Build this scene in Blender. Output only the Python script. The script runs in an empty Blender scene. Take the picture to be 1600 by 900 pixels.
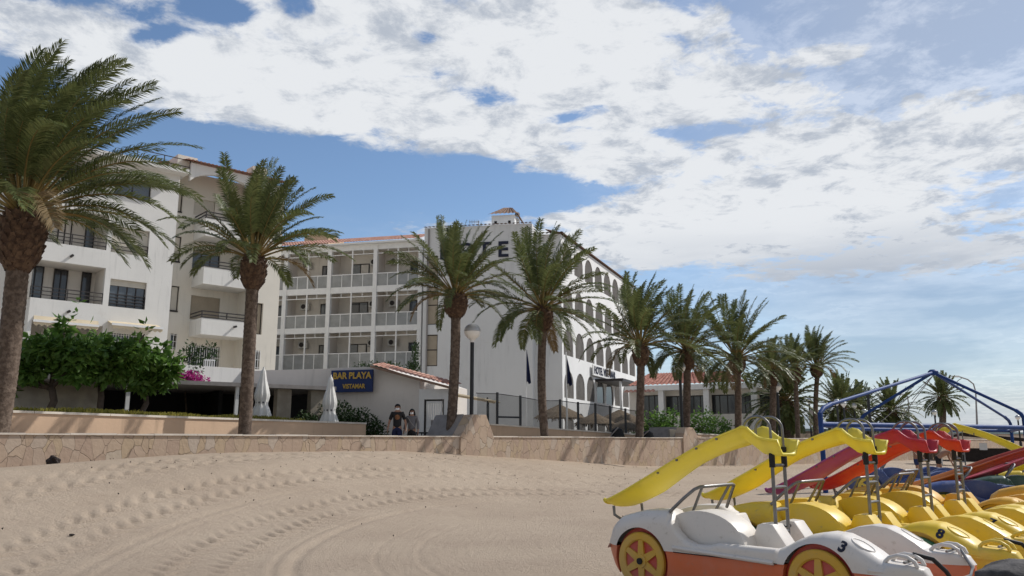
import bpy, bmesh, math, random
import numpy as np
from mathutils import Vector, Matrix
from mathutils.bvhtree import BVHTree
R = math.radians
SC = bpy.context.scene
COL = SC.collection
random.seed(7)

# ------------------------------------------------------------------ camera
FPX, HOR, EYE = 1250.0, 690.0, 1.6
PITCH = math.atan((HOR - 450) / FPX)
cd = bpy.data.cameras.new('camera'); cam = bpy.data.objects.new('camera', cd); COL.objects.link(cam)
cd.sensor_width = 36.0; cd.lens = 36.0 * FPX / 1600; cd.clip_end = 3000
cam.location = (0, 0, EYE); cam.rotation_euler = (math.pi / 2 + PITCH, 0, 0)
SC.camera = cam
SC.render.resolution_x = 1024; SC.render.resolution_y = 576

# ------------------------------------------------------------------ world and sun
SUN_EL, SUN_AZ = 43.0, 66.0          # azimuth clockwise from +Y
SC.view_settings.view_transform = 'Standard'; SC.view_settings.look = 'None'
SC.view_settings.exposure = 0.08; SC.view_settings.gamma = 1.0
SC.view_settings.use_curve_mapping = False
sl = bpy.data.lights.new('sun', 'SUN'); sl.energy = 3.55; sl.angle = R(0.6); sl.color = (1.0, 0.962, 0.91)
so = bpy.data.objects.new('sun', sl); COL.objects.link(so)
sdir = Vector((math.sin(R(SUN_AZ)) * math.cos(R(SUN_EL)), math.cos(R(SUN_AZ)) * math.cos(R(SUN_EL)), math.sin(R(SUN_EL))))
so.rotation_euler = sdir.to_track_quat('Z', 'Y').to_euler()

W = bpy.data.worlds.new('World'); SC.world = W; W.use_nodes = True
nt = W.node_tree; nt.nodes.clear()
class NG:
    """tiny helper to write node maths"""
    def __init__(s, tree): s.t = tree
    def n(s, ty, **kw):
        nd = s.t.nodes.new(ty)
        for k, v in kw.items(): setattr(nd, k, v)
        return nd
    def put(s, sock, v):
        if hasattr(v, 'links'): s.t.links.new(v, sock)
        elif v is not None: sock.default_value = v
    def m(s, op, a, b=None, c=None):
        nd = s.n('ShaderNodeMath', operation=op)
        s.put(nd.inputs[0], a)
        if b is not None: s.put(nd.inputs[1], b)
        if c is not None: s.put(nd.inputs[2], c)
        return nd.outputs[0]
    def ss(s, x, lo, hi):
        nd = s.n('ShaderNodeMapRange', interpolation_type='SMOOTHSTEP')
        s.put(nd.inputs[0], x); nd.inputs[1].default_value = lo; nd.inputs[2].default_value = hi
        return nd.outputs[0]
    def noise(s, vec, scale, detail=4, rough=.55, dist=0., dims='3D'):
        nd = s.n('ShaderNodeTexNoise', noise_dimensions=dims)
        s.put(nd.inputs['Vector'], vec); nd.inputs['Scale'].default_value = scale
        nd.inputs['Detail'].default_value = detail; nd.inputs['Roughness'].default_value = rough
        nd.inputs['Distortion'].default_value = dist
        return nd.outputs[0]
    def comb(s, x, y, z):
        nd = s.n('ShaderNodeCombineXYZ')
        for i, v in enumerate((x, y, z)): s.put(nd.inputs[i], v)
        return nd.outputs[0]
    def mixc(s, f, a, b):
        nd = s.n('ShaderNodeMix', data_type='RGBA')
        s.put(nd.inputs[0], f); s.put(nd.inputs[6], a); s.put(nd.inputs[7], b)
        return nd.outputs[2]
g = NG(nt)
sky = g.n('ShaderNodeTexSky', sky_type='NISHITA', sun_disc=False)
sky.sun_elevation = R(SUN_EL); sky.sun_rotation = R(SUN_AZ); sky.air_density = 1.0; sky.dust_density = 0.2; sky.ozone_density = 3.2
tc = g.n('ShaderNodeTexCoord'); sep = g.n('ShaderNodeSeparateXYZ'); nt.links.new(tc.outputs['Generated'], sep.inputs[0])
X, Y, Z = sep.outputs
zc = g.m('MAXIMUM', g.m('ADD', Z, 0.10), 0.02)
pl = g.comb(g.m('DIVIDE', X, zc), g.m('DIVIDE', Y, zc), 0.0)         # cloud deck at height, seen in perspective
n1 = g.noise(pl, 1.55, 9, .60, .25)
n2 = g.noise(pl, 4.6, 7, .62, .3)
n3 = g.noise(pl, 0.62, 4, .5, 0.)
dirv = g.comb(X, g.m('MULTIPLY', Z, 5.0), Y)
n4 = g.noise(dirv, 5.2, 8, .58, .2)
def ell(cx, cz, rx, rz, ang=0.):
    dx = g.m('SUBTRACT', X, cx); dz = g.m('SUBTRACT', Z, cz)
    c, s_ = math.cos(R(ang)), math.sin(R(ang))
    u = g.m('DIVIDE', g.m('ADD', g.m('MULTIPLY', dx, c), g.m('MULTIPLY', dz, s_)), rx)
    v = g.m('DIVIDE', g.m('SUBTRACT', g.m('MULTIPLY', dz, c), g.m('MULTIPLY', dx, s_)), rz)
    r = g.m('SQRT', g.m('ADD', g.m('MULTIPLY', u, u), g.m('MULTIPLY', v, v)))
    return g.m('SUBTRACT', 1.0, g.ss(r, 0.35, 1.3))
def addm(a, e, k): return g.m('ADD', a, g.m('MULTIPLY', e, k))
#SKYBIAS#
n5 = g.noise(pl, 11.0, 8, .65, .4)
base = g.m('ADD', g.m('MULTIPLY', n1, .27), g.m('ADD', g.m('MULTIPLY', n2, .40), g.m('MULTIPLY', n5, .33)))
# where the photograph's banks stand (x to the right, z up, unit direction)
BANKS = [(-.30, .50, .22, .085, -12, .17), (-.02, .47, .24, .10, 0, .19), (.16, .44, .20, .085, -8, .19), (-.34, .40, .17, .050, 0, .22), (-.16, .385, .18, .040, -4, .20), (-.50, .41, .10, .035, 0, .14),
         (.04, .355, .17, .035, -8, .15), (.24, .40, .16, .03, 4, .10), (-.50, .50, .16, .06, 10, .15), (-.40, .42, .14, .03, -10, .10), (.02, .56, .5, .03, 0, .08), (.38, .315, .36, .075, 0, .22),
         (.14, .255, .30, .045, 3, .20), (-.10, .235, .14, .018, 5, .14), (.40, .22, .34, .05, -2, .20), (.36, .43, .06, .014, -4, .12), (.44, .57, .03, .01, 0, .1)]
GAPS = [(-.20, .318, .32, .028, -5, .26), (-.40, .43, .045, .014, 25, .18), (-.33, .475, .04, .016, 0, .2), (-.245, .49, .03, .016, 0, .15), (-.56, .34, .09, .03, 0, .12), (-.46, .47, .05, .02, 10, .12), (-.10, .47, .03, .008, 0, .10), (.06, .435, .05, .008, 10, .10), (.16, .47, .05, .010, -10, .10), (.30, .46, .05, .02, -20, .10), (-.29, .535, .05, .022, 0, .16), (.36, .515, .10, .045, -8, .20), (.53, .42, .12, .03, 0, .08),
        (.10, .395, .05, .010, 8, .14), (-.06, .305, .16, .02, -6, .18), (-.02, .215, .02, .006, 0, .1), (-.35, .27, .16, .05, 0, .15), (.22, .365, .07, .012, -6, .12)]
bias = 0.0
for cx_, cz_, rx_, rz_, an_, k_ in BANKS: bias = addm(bias, ell(cx_, cz_, rx_, rz_, an_), k_)
for cx_, cz_, rx_, rz_, an_, k_ in GAPS: bias = addm(bias, ell(cx_, cz_, rx_, rz_, an_), -k_)
back = g.ss(Y, -.25, .35)
dens = g.m('ADD', g.m('ADD', base, bias), g.m('MULTIPLY', g.m('SUBTRACT', 1.0, back), -.05))  # fewer unseen clouds behind the camera, to lower the fill light
mask = g.m('MULTIPLY', g.ss(dens, .575, .70), .97)
low = g.m('SUBTRACT', 1.0, g.ss(Z, .10, .30))
vlow = g.m('SUBTRACT', 1.0, g.ss(Z, .0, .17))
rgt = g.ss(X, .0, .45)
veil = g.m('MAXIMUM', g.m('MULTIPLY', g.m('MULTIPLY', rgt, .60), g.ss(n3, .20, .5)), g.m('MULTIPLY', g.m('MULTIPLY', low, .55), g.ss(n4, .34, .62)))
veil = g.m('MAXIMUM', veil, g.m('MULTIPLY', vlow, .92))
veil = g.m('MAXIMUM', veil, g.m('MULTIPLY', g.m('SUBTRACT', 1.0, g.ss(Y, -.5, .15)), .62))    # unseen overcast added behind the camera to neutralise the bluish fill
mask2 = g.m('MAXIMUM', mask, veil)
relief = g.m('SUBTRACT', g.noise(pl, 6.5, 9, .68, .3), g.m('MULTIPLY', g.m('SUBTRACT', dens, .6), .55))
shade = g.m('MULTIPLY', g.ss(g.m('ADD', relief, g.m('MULTIPLY', g.m('SUBTRACT', n5, .5), .5)), .37, .60), .66)
lowsh = g.m('MULTIPLY', g.m('SUBTRACT', 1.0, g.ss(Z, .14, .27)), g.m('ADD', .42, g.m('MULTIPLY', g.ss(n4, .38, .64), .65)))
shade2 = g.m('MAXIMUM', shade, lowsh)
ccol = g.mixc(shade2, (.84, .86, .885, 1), (.315, .375, .475, 1))
ccol = g.mixc(g.m('SUBTRACT', 1.0, g.ss(Y, -.5, .15)), ccol, (.50, .485, .465, 1))  # neutral grey of the added overcast, tinting the fill light
bg1 = g.n('ShaderNodeBackground'); nt.links.new(sky.outputs[0], bg1.inputs[0]); bg1.inputs[1].default_value = 0.122
bg2 = g.n('ShaderNodeBackground'); nt.links.new(ccol, bg2.inputs[0]); bg2.inputs[1].default_value = 0.92
ms = g.n('ShaderNodeMixShader'); nt.links.new(mask2, ms.inputs[0]); nt.links.new(bg1.outputs[0], ms.inputs[1]); nt.links.new(bg2.outputs[0], ms.inputs[2])
wo = g.n('ShaderNodeOutputWorld'); nt.links.new(ms.outputs[0], wo.inputs[0])

# ------------------------------------------------------------------ materials
def mat(name, col, rough=.8, var=.12, vscale=3., bump=.0, bscale=20., col2=None, spec=.3, metal=0., trans=0., f2=None, coat=0., streak=0.):
    m = bpy.data.materials.new(name); m.use_nodes = True
    t = m.node_tree; G = NG(t); b = t.nodes['Principled BSDF']
    co = G.n('ShaderNodeTexCoord').outputs['Object']
    nn = G.noise(co, vscale, 5, .6)
    c = (*col, 1)
    c2 = (*col2, 1) if col2 else tuple(max(0, x * (1 - var * 2)) for x in col) + (1,)
    f = G.ss(nn, .32, .68) if col2 is None else G.ss(nn, *(f2 or (.45, .6)))
    cc = G.mixc(f, c, c2)
    if streak:   # rain streaks and damp patches on render
        mp = G.n('ShaderNodeMapping'); mp.inputs['Scale'].default_value = (2.6, 2.6, .22); t.links.new(co, mp.inputs[0])
        st = G.m('MULTIPLY', G.ss(G.noise(mp.outputs[0], 1.6, 7, .7, .3), .50, .72), G.ss(G.noise(co, .28, 4, .6), .38, .62))
        cc = G.mixc(G.m('MULTIPLY', st, streak), cc, tuple(x * .52 for x in col) + (1,))
        cc = G.mixc(G.m('MULTIPLY', G.ss(G.noise(co, 1.1, 8, .75, .6), .60, .70), streak * .5), cc, (col[0] * .72, col[1] * .68, col[2] * .62, 1))
    t.links.new(cc, b.inputs['Base Color'])
    rr = G.m('ADD', rough - .06, G.m('MULTIPLY', G.noise(co, vscale * 2.3, 3), .12)); t.links.new(rr, b.inputs['Roughness'])
    b.inputs['Specular IOR Level'].default_value = spec; b.inputs['Metallic'].default_value = metal
    if coat: b.inputs['Coat Weight'].default_value = coat; b.inputs['Coat Roughness'].default_value = .25
    if bump:
        bn = G.n('ShaderNodeBump'); bn.inputs['Strength'].default_value = bump; bn.inputs['Distance'].default_value = .02
        t.links.new(G.noise(co, bscale, 5, .6), bn.inputs['Height']); t.links.new(bn.outputs[0], b.inputs['Normal'])
    return m
M = {}
M['white'] = mat('white_render', (.74, .73, .70), .9, .03, .6, .25, 14, streak=.42)
M['warmwhite'] = mat('warm_render', (.74, .70, .62), .9, .03, .6, .25, 14, streak=.42)
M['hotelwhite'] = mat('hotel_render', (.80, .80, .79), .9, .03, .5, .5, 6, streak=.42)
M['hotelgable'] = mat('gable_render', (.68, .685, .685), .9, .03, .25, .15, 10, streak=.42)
M['beige'] = mat('beige_render', (.74, .70, .64), .9, .04, .8, .15, 12, streak=.42)
M['barwall'] = mat('bar_render', (.74, .69, .64), .9, .05, .6, .2, 10, streak=.5)
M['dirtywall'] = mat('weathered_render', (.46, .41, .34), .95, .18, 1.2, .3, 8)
M['dark'] = mat('opening_shade', (.018, .018, .02), .8, .1)  # near-black standing in for shade in openings and under the terrace canopy
M['frame'] = mat('dark_frame', (.035, .03, .03), .5, .1)
M['rail'] = mat('dark_rail', (.05, .045, .045), .5, .1)
M['glass'] = mat('window_glass', (.10, .12, .14), .08, .2, .7, spec=.8)
M['glassdark'] = mat('dark_glass', (.03, .035, .045), .08, .2, .7, spec=.8)
M['balglass'] = mat('balustrade_panel', (.30, .31, .31), .25, .12, 1.2, spec=.5)
M['shutter'] = mat('roller_shutter', (.62, .58, .50), .7, .04, 2)
M['shutterbrown'] = mat('brown_shutter', (.40, .34, .26), .7, .05, 2)
M['louvre'] = mat('arch_louvre', (.20, .185, .17), .8, .10, 3)
M['metalwhite'] = mat('white_metal', (.80, .80, .79), .5, .04, 3)
M['ac'] = mat('ac_unit_shell', (.58, .57, .54), .5, .05, 5)
M['terr'] = mat('terracotta', (.40, .195, .145), .85, .15, 2.2, .2, 30, col2=(.54, .33, .26), f2=(.35, .7))
M['terrdark'] = mat('terracotta_edge', (.30, .20, .15), .9, .15, 3)
M['sand2'] = mat('paving', (.52, .47, .40), .9, .07, .7, .2, 20)
M['cap'] = mat('wall_cap', (.74, .67, .58), .85, .08, 2, .15, 20)
M['planter'] = mat('planter_render', (.64, .455, .315), .9, .06, .7, .25, 16, streak=.5)
M['steel'] = mat('steel_tube', (.23, .225, .22), .42, .15, 6, metal=.6, spec=.5)
M['blackrub'] = mat('black_rubber', (.018, .018, .02), .6, .1, 8)
M['lamppost'] = mat('lamp_post_paint', (.03, .033, .038), .45, .1, 4)
M['blue'] = mat('blue_steel', (.014, .055, .215), .55, .12, 3, spec=.25)
M['navy'] = mat('navy_sign', (.014, .030, .115), .55, .06, 3)
M['ochre'] = mat('ochre_letter', (.56, .36, .075), .6, .05, 4)
M['navyletter'] = mat('navy_letter', (.018, .022, .045), .6, .05, 4)
M['canvas'] = mat('white_canvas', (.74, .73, .70), .9, .05, 4, .2, 20)
M['awning'] = mat('awning_cloth', (.66, .56, .40), .9, .06, 2)
M['straw'] = mat('straw_thatch', (.25, .185, .12), .95, .2, 9, .6, 40)
M['wood'] = mat('weathered_wood', (.17, .125, .085), .85, .2, 5)
M['trunk'] = mat('palm_bark', (.095, .069, .053), .95, .2, 9, 1.0, 22, col2=(.165, .125, .098), f2=(.42, .62))
M['bulb'] = mat('palm_boots', (.075, .046, .032), .95, .2, 6, .6, 30, col2=(.14, .09, .058), f2=(.42, .62))
M['bark'] = mat('tree_bark', (.12, .09, .07), .95, .2, 6, .5, 20)
M['rock'] = mat('grey_rock', (.115, .105, .10), .8, .3, 5, 1.0, 9)
M['bin'] = mat('grey_bin', (.30, .28, .27), .6, .1, 4)
M['bag'] = mat('black_fabric', (.02, .02, .022), .8, .1, 8)
M['grey'] = mat('grey_cloth', (.16, .155, .165), .9, .12, 8)
M['skin'] = mat('skin', (.36, .20, .135), .6, .06, 10)
M['hair'] = mat('hair', (.012, .010, .009), .6, .1, 20)
M['mask'] = mat('face_mask', (.75, .76, .78), .8, .03, 9)
M['emblem'] = mat('shirt_print', (.26, .12, .06), .8, .3, 12)
M['soil'] = mat('planting_soil', (.12, .085, .055), .95, .2, 3)
M['flag'] = mat('navy_flag', (.018, .024, .075), .85, .1, 3)
M['hutdark'] = mat('dark_hut', (.04, .03, .027), .8, .2, 3)
M['farwall'] = mat('far_wall', (.36, .28, .22), .9, .1, 1)

def leafmat(name, c1, c2, rough=.5, tr=.25, scale=3.):
    m = bpy.data.materials.new(name); m.use_nodes = True
    t = m.node_tree; G = NG(t); b = t.nodes['Principled BSDF']
    co = G.n('ShaderNodeTexCoord').outputs['Object']
    wn = G.n('ShaderNodeTexWhiteNoise'); geo = G.n('ShaderNodeNewGeometry')
    wn.noise_dimensions = '1D'; t.links.new(geo.outputs['Random Per Island'], wn.inputs['W'])
    f = G.m('ADD', G.m('MULTIPLY', wn.outputs[0], .6), G.m('MULTIPLY', G.noise(co, scale, 3), .4))
    c = G.mixc(f, (*c1, 1), (*c2, 1)); t.links.new(c, b.inputs['Base Color'])
    b.inputs['Roughness'].default_value = rough; b.inputs['Specular IOR Level'].default_value = .3
    tb = G.n('ShaderNodeBsdfTranslucent'); t.links.new(c, tb.inputs[0])
    mx = G.n('ShaderNodeMixShader'); mx.inputs[0].default_value = tr
    out = t.nodes['Material Output']
    t.links.new(b.outputs[0], mx.inputs[1]); t.links.new(tb.outputs[0], mx.inputs[2]); t.links.new(mx.outputs[0], out.inputs[0])
    return m
M['frond'] = leafmat('palm_leaflet', (.052, .076, .024), (.185, .205, .078), .42, .30)
M['rachis'] = leafmat('palm_rachis', (.17, .15, .05), (.27, .17, .06), .6, .05)
M['deadfrond'] = leafmat('dry_leaflet', (.17, .12, .06), (.27, .20, .11), .8, .1)
M['leaf'] = leafmat('broad_leaf', (.045, .12, .02), (.17, .28, .06), .45, .42)
M['hedge'] = leafmat('hedge_leaf', (.015, .035, .010), (.05, .09, .025), .55, .2)
M['bougain'] = leafmat('bougainvillea', (.34, .02, .17), (.55, .06, .30), .7, .3)
M['cover'] = leafmat('ground_cover', (.16, .18, .03), (.38, .31, .07), .8, .2, 1.5)

def plastic(name, col, fade=.14, dirt=.42):
    """rotomoulded plastic left in the sun: chalky patches, fine orange-peel, dusty scuffs"""
    m = bpy.data.materials.new(name); m.use_nodes = True
    t = m.node_tree; G = NG(t); b = t.nodes['Principled BSDF']
    co = G.n('ShaderNodeTexCoord').outputs['Object']
    a = G.noise(co, 2.2, 5, .6); d = G.noise(co, 13, 6, .7, .4)
    c = G.mixc(G.ss(a, .35, .7), (*col, 1), (*[x * (1 - fade) + .5 * fade for x in col], 1))
    c = G.mixc(G.m('MULTIPLY', G.ss(d, .56, .74), dirt), c, (.30, .25, .18, 1))
    mp = G.n('ShaderNodeMapping'); mp.inputs['Scale'].default_value = (1.2, 9, 9); t.links.new(co, mp.inputs[0])
    c = G.mixc(G.m('MULTIPLY', G.ss(G.noise(mp.outputs[0], 9, 5, .8, .2), .66, .72), .35), c, (*[x * .45 + .25 for x in col], 1))
    sz = G.n('ShaderNodeSeparateXYZ'); t.links.new(co, sz.inputs[0])
    dust = G.m('MULTIPLY', G.m('SUBTRACT', 1.0, G.ss(G.m('ADD', sz.outputs[2], G.m('MULTIPLY', a, .35)), .12, .50)), .55)
    c = G.mixc(dust, c, (.40, .31, .23, 1))
    t.links.new(c, b.inputs['Base Color'])
    t.links.new(G.m('ADD', .30, G.m('MULTIPLY', d, .22)), b.inputs['Roughness'])
    b.inputs['Specular IOR Level'].default_value = .5
    bn = G.n('ShaderNodeBump'); bn.inputs['Strength'].default_value = .25; bn.inputs['Distance'].default_value = .004
    t.links.new(G.noise(co, 60, 3, .6), bn.inputs['Height']); t.links.new(bn.outputs[0], b.inputs['Normal'])
    return m
PLW = plastic('white_plastic', (.70, .655, .60)); PLY = plastic('yellow_plastic', (.76, .53, .03))
PLY2 = plastic('orange_yellow_plastic', (.70, .40, .03)); PLR = plastic('red_plastic', (.50, .05, .03))
PLO = plastic('orange_red_plastic', (.66, .15, .05)); PLG = plastic('green_plastic', (.02, .13, .06))
PLDG = plastic('dark_green_plastic', (.015, .06, .03)); PLB = plastic('blue_plastic', (.03, .06, .20))
PLP = plastic('purple_plastic', (.36, .07, .20)); PLOR = plastic('orange_plastic', (.60, .17, .02))
PLPK = plastic('pink_red_plastic', (.60, .07, .09)); PLWY = plastic('wheel_yellow_plastic', (.62, .36, .03))
PLWP = plastic('pale_wheel_plastic', (.55, .42, .12))
def glow(m, k=.30):
    t = m.node_tree; b = t.nodes['Principled BSDF']; tb = t.nodes.new('ShaderNodeBsdfTranslucent'); t.links.new(b.inputs['Base Color'].links[0].from_socket, tb.inputs[0])
    mx = t.nodes.new('ShaderNodeMixShader'); mx.inputs[0].default_value = k; t.links.new(b.outputs[0], mx.inputs[1]); t.links.new(tb.outputs[0], mx.inputs[2]); t.links.new(mx.outputs[0], t.nodes['Material Output'].inputs[0]); return m
SLY = glow(plastic('slide_yellow_plastic', (.90, .78, .10), .06, .1)); SLR = glow(plastic('slide_red_plastic', (.68, .06, .055), .06, .1))
# ------------------------------------------------------------------ mesh kit
class MB:
    def __init__(s): s.v = []; s.f = []
    def add(s, vs, fs):
        o = len(s.v); s.v += [tuple(x) for x in vs]; s.f += [tuple(o + i for i in f) for f in fs]; return s
    def box(s, x0, x1, y0, y1, z0, z1):
        return s.add([(x0, y0, z0), (x1, y0, z0), (x1, y1, z0), (x0, y1, z0), (x0, y0, z1), (x1, y0, z1), (x1, y1, z1), (x0, y1, z1)],
                     [(0, 3, 2, 1), (4, 5, 6, 7), (0, 1, 5, 4), (1, 2, 6, 5), (2, 3, 7, 6), (3, 0, 4, 7)])
    def quad(s, a, b, c, d): return s.add([a, b, c, d], [(0, 1, 2, 3)])
    def prism(s, pts, d):
        """pts: planar polygon (3d), d: extrusion vector"""
        n = len(pts); d = Vector(d); p = [Vector(q) for q in pts]
        return s.add(p + [q + d for q in p], [tuple(range(n))[::-1], tuple(range(n, 2 * n))] + [(i, (i + 1) % n, n + (i + 1) % n, n + i) for i in range(n)])
    def tube(s, path, r, n=8, caps=True):
        P = [Vector(p) for p in path]; k = len(P)
        rs = r if isinstance(r, (list, tuple)) else [r] * k
        T = [(P[min(i + 1, k - 1)] - P[max(i - 1, 0)]).normalized() for i in range(k)]
        u = T[0].orthogonal().normalized(); vs = []
        for i in range(k):
            u = (u - T[i] * u.dot(T[i]));  u = u.normalized() if u.length > 1e-6 else T[i].orthogonal().normalized()
            w = T[i].cross(u)
            vs += [P[i] + (u * math.cos(2 * math.pi * j / n) + w * math.sin(2 * math.pi * j / n)) * rs[i] for j in range(n)]
        fs = [(i * n + j, i * n + (j + 1) % n, (i + 1) * n + (j + 1) % n, (i + 1) * n + j) for i in range(k - 1) for j in range(n)]
        if caps: fs += [tuple(range(n))[::-1], tuple(range((k - 1) * n, k * n))]
        return s.add(vs, fs)
    def lathe(s, prof, n=24, c=(0, 0, 0), ax='z'):
        vs = []
        for r, h in prof:
            for j in range(n):
                a = 2 * math.pi * j / n; x, y = r * math.cos(a), r * math.sin(a)
                vs.append((c[0] + x, c[1] + y, c[2] + h) if ax == 'z' else (c[0] + x, c[1] + h, c[2] + y))
        k = len(prof)
        fs = [(i * n + j, i * n + (j + 1) % n, (i + 1) * n + (j + 1) % n, (i + 1) * n + j) for i in range(k - 1) for j in range(n)]
        fs += [tuple(range(n))[::-1], tuple(range((k - 1) * n, k * n))]
        return s.add(vs, fs)
    def build(s, name, m, parent=None, smooth=False, bevel=0.):
        me = bpy.data.meshes.new(name); me.from_pydata(s.v, [], s.f); me.materials.append(m)
        if bevel or smooth:
            bm = bmesh.new(); bm.from_mesh(me)
            bmesh.ops.recalc_face_normals(bm, faces=bm.faces)
            if bevel: bmesh.ops.bevel(bm, geom=[e for e in bm.edges if len(e.link_faces) == 2 and e.calc_face_angle(0) > .6], offset=bevel, segments=2, affect='EDGES', profile=.6)
            bm.to_mesh(me); bm.free()
        if smooth:
            for p in me.polygons: p.use_smooth = True
            if smooth != 'all': me.set_sharp_from_angle(angle=R(26 if bevel else 38))
        me.update()
        o = bpy.data.objects.new(name, me); COL.objects.link(o)
        if parent: o.parent = parent
        return o
def tag(o, label=None, cat=None, group=None, kind=None):
    for k, v in (('label', label), ('category', cat), ('group', group), ('kind', kind)):
        if v: o[k] = v
    return o
def thing(name, label, cat, loc=(0, 0, 0), rz=0., group=None):
    o = bpy.data.objects.new(name, None); COL.objects.link(o); o.empty_display_size = .3
    o.location = loc; o.rotation_euler = (0, 0, rz)
    return tag(o, label, cat, group)
def ray(px, py):
    u = (px - 800) / FPX; v = (450 - py) / FPX; c, s = math.cos(PITCH), math.sin(PITCH)
    return Vector((u, c - v * s, s + v * c))
def P(px, py, D):
    r = ray(px, py); return Vector((0, 0, EYE)) + r * (D / r.y)
class Frame:
    """a vertical facade plane: local x along it, local y into the building, z up"""
    def __init__(s, p0, p1):
        s.o = Vector((p0[0], p0[1], 0)); d = Vector((p1[0] - p0[0], p1[1] - p0[1], 0)); s.L = d.length
        s.t = d.normalized(); s.n = Vector((-s.t.y, s.t.x, 0)); s.rz = math.atan2(s.t.y, s.t.x)
    def q(s, px, py, off=0.):
        r = ray(px, py); k = (s.o.dot(s.n) + off) / r.dot(s.n); w = r * k + Vector((0, 0, EYE))
        return (w - s.o).dot(s.t), w.z
    def w(s, x, y, z): return s.o + s.t * x + s.n * y + Vector((0, 0, z))
def wall_mb(mb, x0, x1, z0, z1, holes, y0=0., th=.3):
    """wall sheet with rectangular holes (x0,x1,z0,z1) and reveals of depth th"""
    xs = sorted({x0, x1, *[min(max(h[i], x0), x1) for h in holes for i in (0, 1)]}); zs = sorted({z0, z1, *[min(max(h[i], z0), z1) for h in holes for i in (2, 3)]})
    for a, b in zip(xs, xs[1:]):
        for c, d in zip(zs, zs[1:]):
            mx, mz = (a + b) / 2, (c + d) / 2
            if any(h[0] < mx < h[1] and h[2] < mz < h[3] for h in holes): continue
            mb.quad((a, y0, c), (b, y0, c), (b, y0, d), (a, y0, d))
    for a, b, c, d in holes:
        y1 = y0 + th
        mb.quad((a, y0, c), (a, y1, c), (b, y1, c), (b, y0, c)); mb.quad((a, y0, d), (b, y0, d), (b, y1, d), (a, y1, d))
        mb.quad((a, y0, c), (a, y0, d), (a, y1, d), (a, y1, c)); mb.quad((b, y0, c), (b, y1, c), (b, y1, d), (b, y0, d))
    return mb
def text_mesh(txt, size, depth=.01, bold=0.):
    cu = bpy.data.curves.new('t', 'FONT'); cu.body = txt; cu.size = size; cu.extrude = depth; cu.offset = bold; cu.align_x = 'CENTER'; cu.align_y = 'CENTER'; cu.resolution_u = 4
    ob = bpy.data.objects.new('t', cu); COL.objects.link(ob)
    dg = bpy.context.evaluated_depsgraph_get(); me = bpy.data.meshes.new_from_object(ob.evaluated_get(dg))
    bpy.data.objects.remove(ob); bpy.data.curves.remove(cu); return me
def text_obj(name, txt, size, m, parent, loc, rot, sx=1., depth=.01, bold=0.):
    me = text_mesh(txt, size, depth, bold)
    me.transform(Matrix.Translation(loc) @ rot.to_4x4() @ Matrix.Diagonal((sx, 1, 1, 1)))
    me.materials.clear(); me.materials.append(m)
    o = bpy.data.objects.new(name, me); COL.objects.link(o); o.parent = parent; return o
UPR = Matrix(((1, 0, 0), (0, 0, -1), (0, 1, 0)))   # text facing local -y
def tile_roof(mb, a, b, c, d, pitch=.24, rows=.38, amp=.045):
    """corrugated tile sheet: a-b the eave (left,right), d-c the ridge"""
    a, b, c, d = map(Vector, (a, b, c, d)); n = max(4, int((b - a).length / pitch)); K = 4
    m = max(1, int((d - a).length / rows)); up = (b - a).cross(d - a).normalized()
    if up.z < 0: up = -up
    vs = []; cols = n * K + 1; rowsn = []
    for j in range(m):
        for e in (0, 1): rowsn.append(((j + e * .999) / m, (1 - e) * .02 + .0))
    for v, lift in rowsn:
        for i in range(cols):
            u = i / (cols - 1); p = (a * (1 - u) + b * u) * (1 - v) + (d * (1 - u) + c * u) * v
            vs.append(p + up * (amp * abs(math.sin(math.pi * i / K)) + lift))
    r = len(rowsn)
    mb.add(vs, [(j * cols + i, j * cols + i + 1, (j + 1) * cols + i + 1, (j + 1) * cols + i) for j in range(r - 1) for i in range(cols - 1)])
    return mb
_rng = np.random.RandomState(3); _LAT = _rng.rand(256, 256)
def vnoise(x, y):
    xi = np.floor(x).astype(int); yi = np.floor(y).astype(int); fx = x - xi; fy = y - yi
    fx = fx * fx * (3 - 2 * fx); fy = fy * fy * (3 - 2 * fy)
    A = _LAT[xi % 256, yi % 256]; B = _LAT[(xi + 1) % 256, yi % 256]; C = _LAT[xi % 256, (yi + 1) % 256]; D = _LAT[(xi + 1) % 256, (yi + 1) % 256]
    return (A * (1 - fx) + B * fx) * (1 - fy) + (C * (1 - fx) + D * fx) * fy
def fbm(x, y, o=4):
    s = 0; a = .5
    for i in range(o): s = s + a * vnoise(x * 2 ** i + 17 * i, y * 2 ** i + 31 * i); a *= .5
    return s
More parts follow.
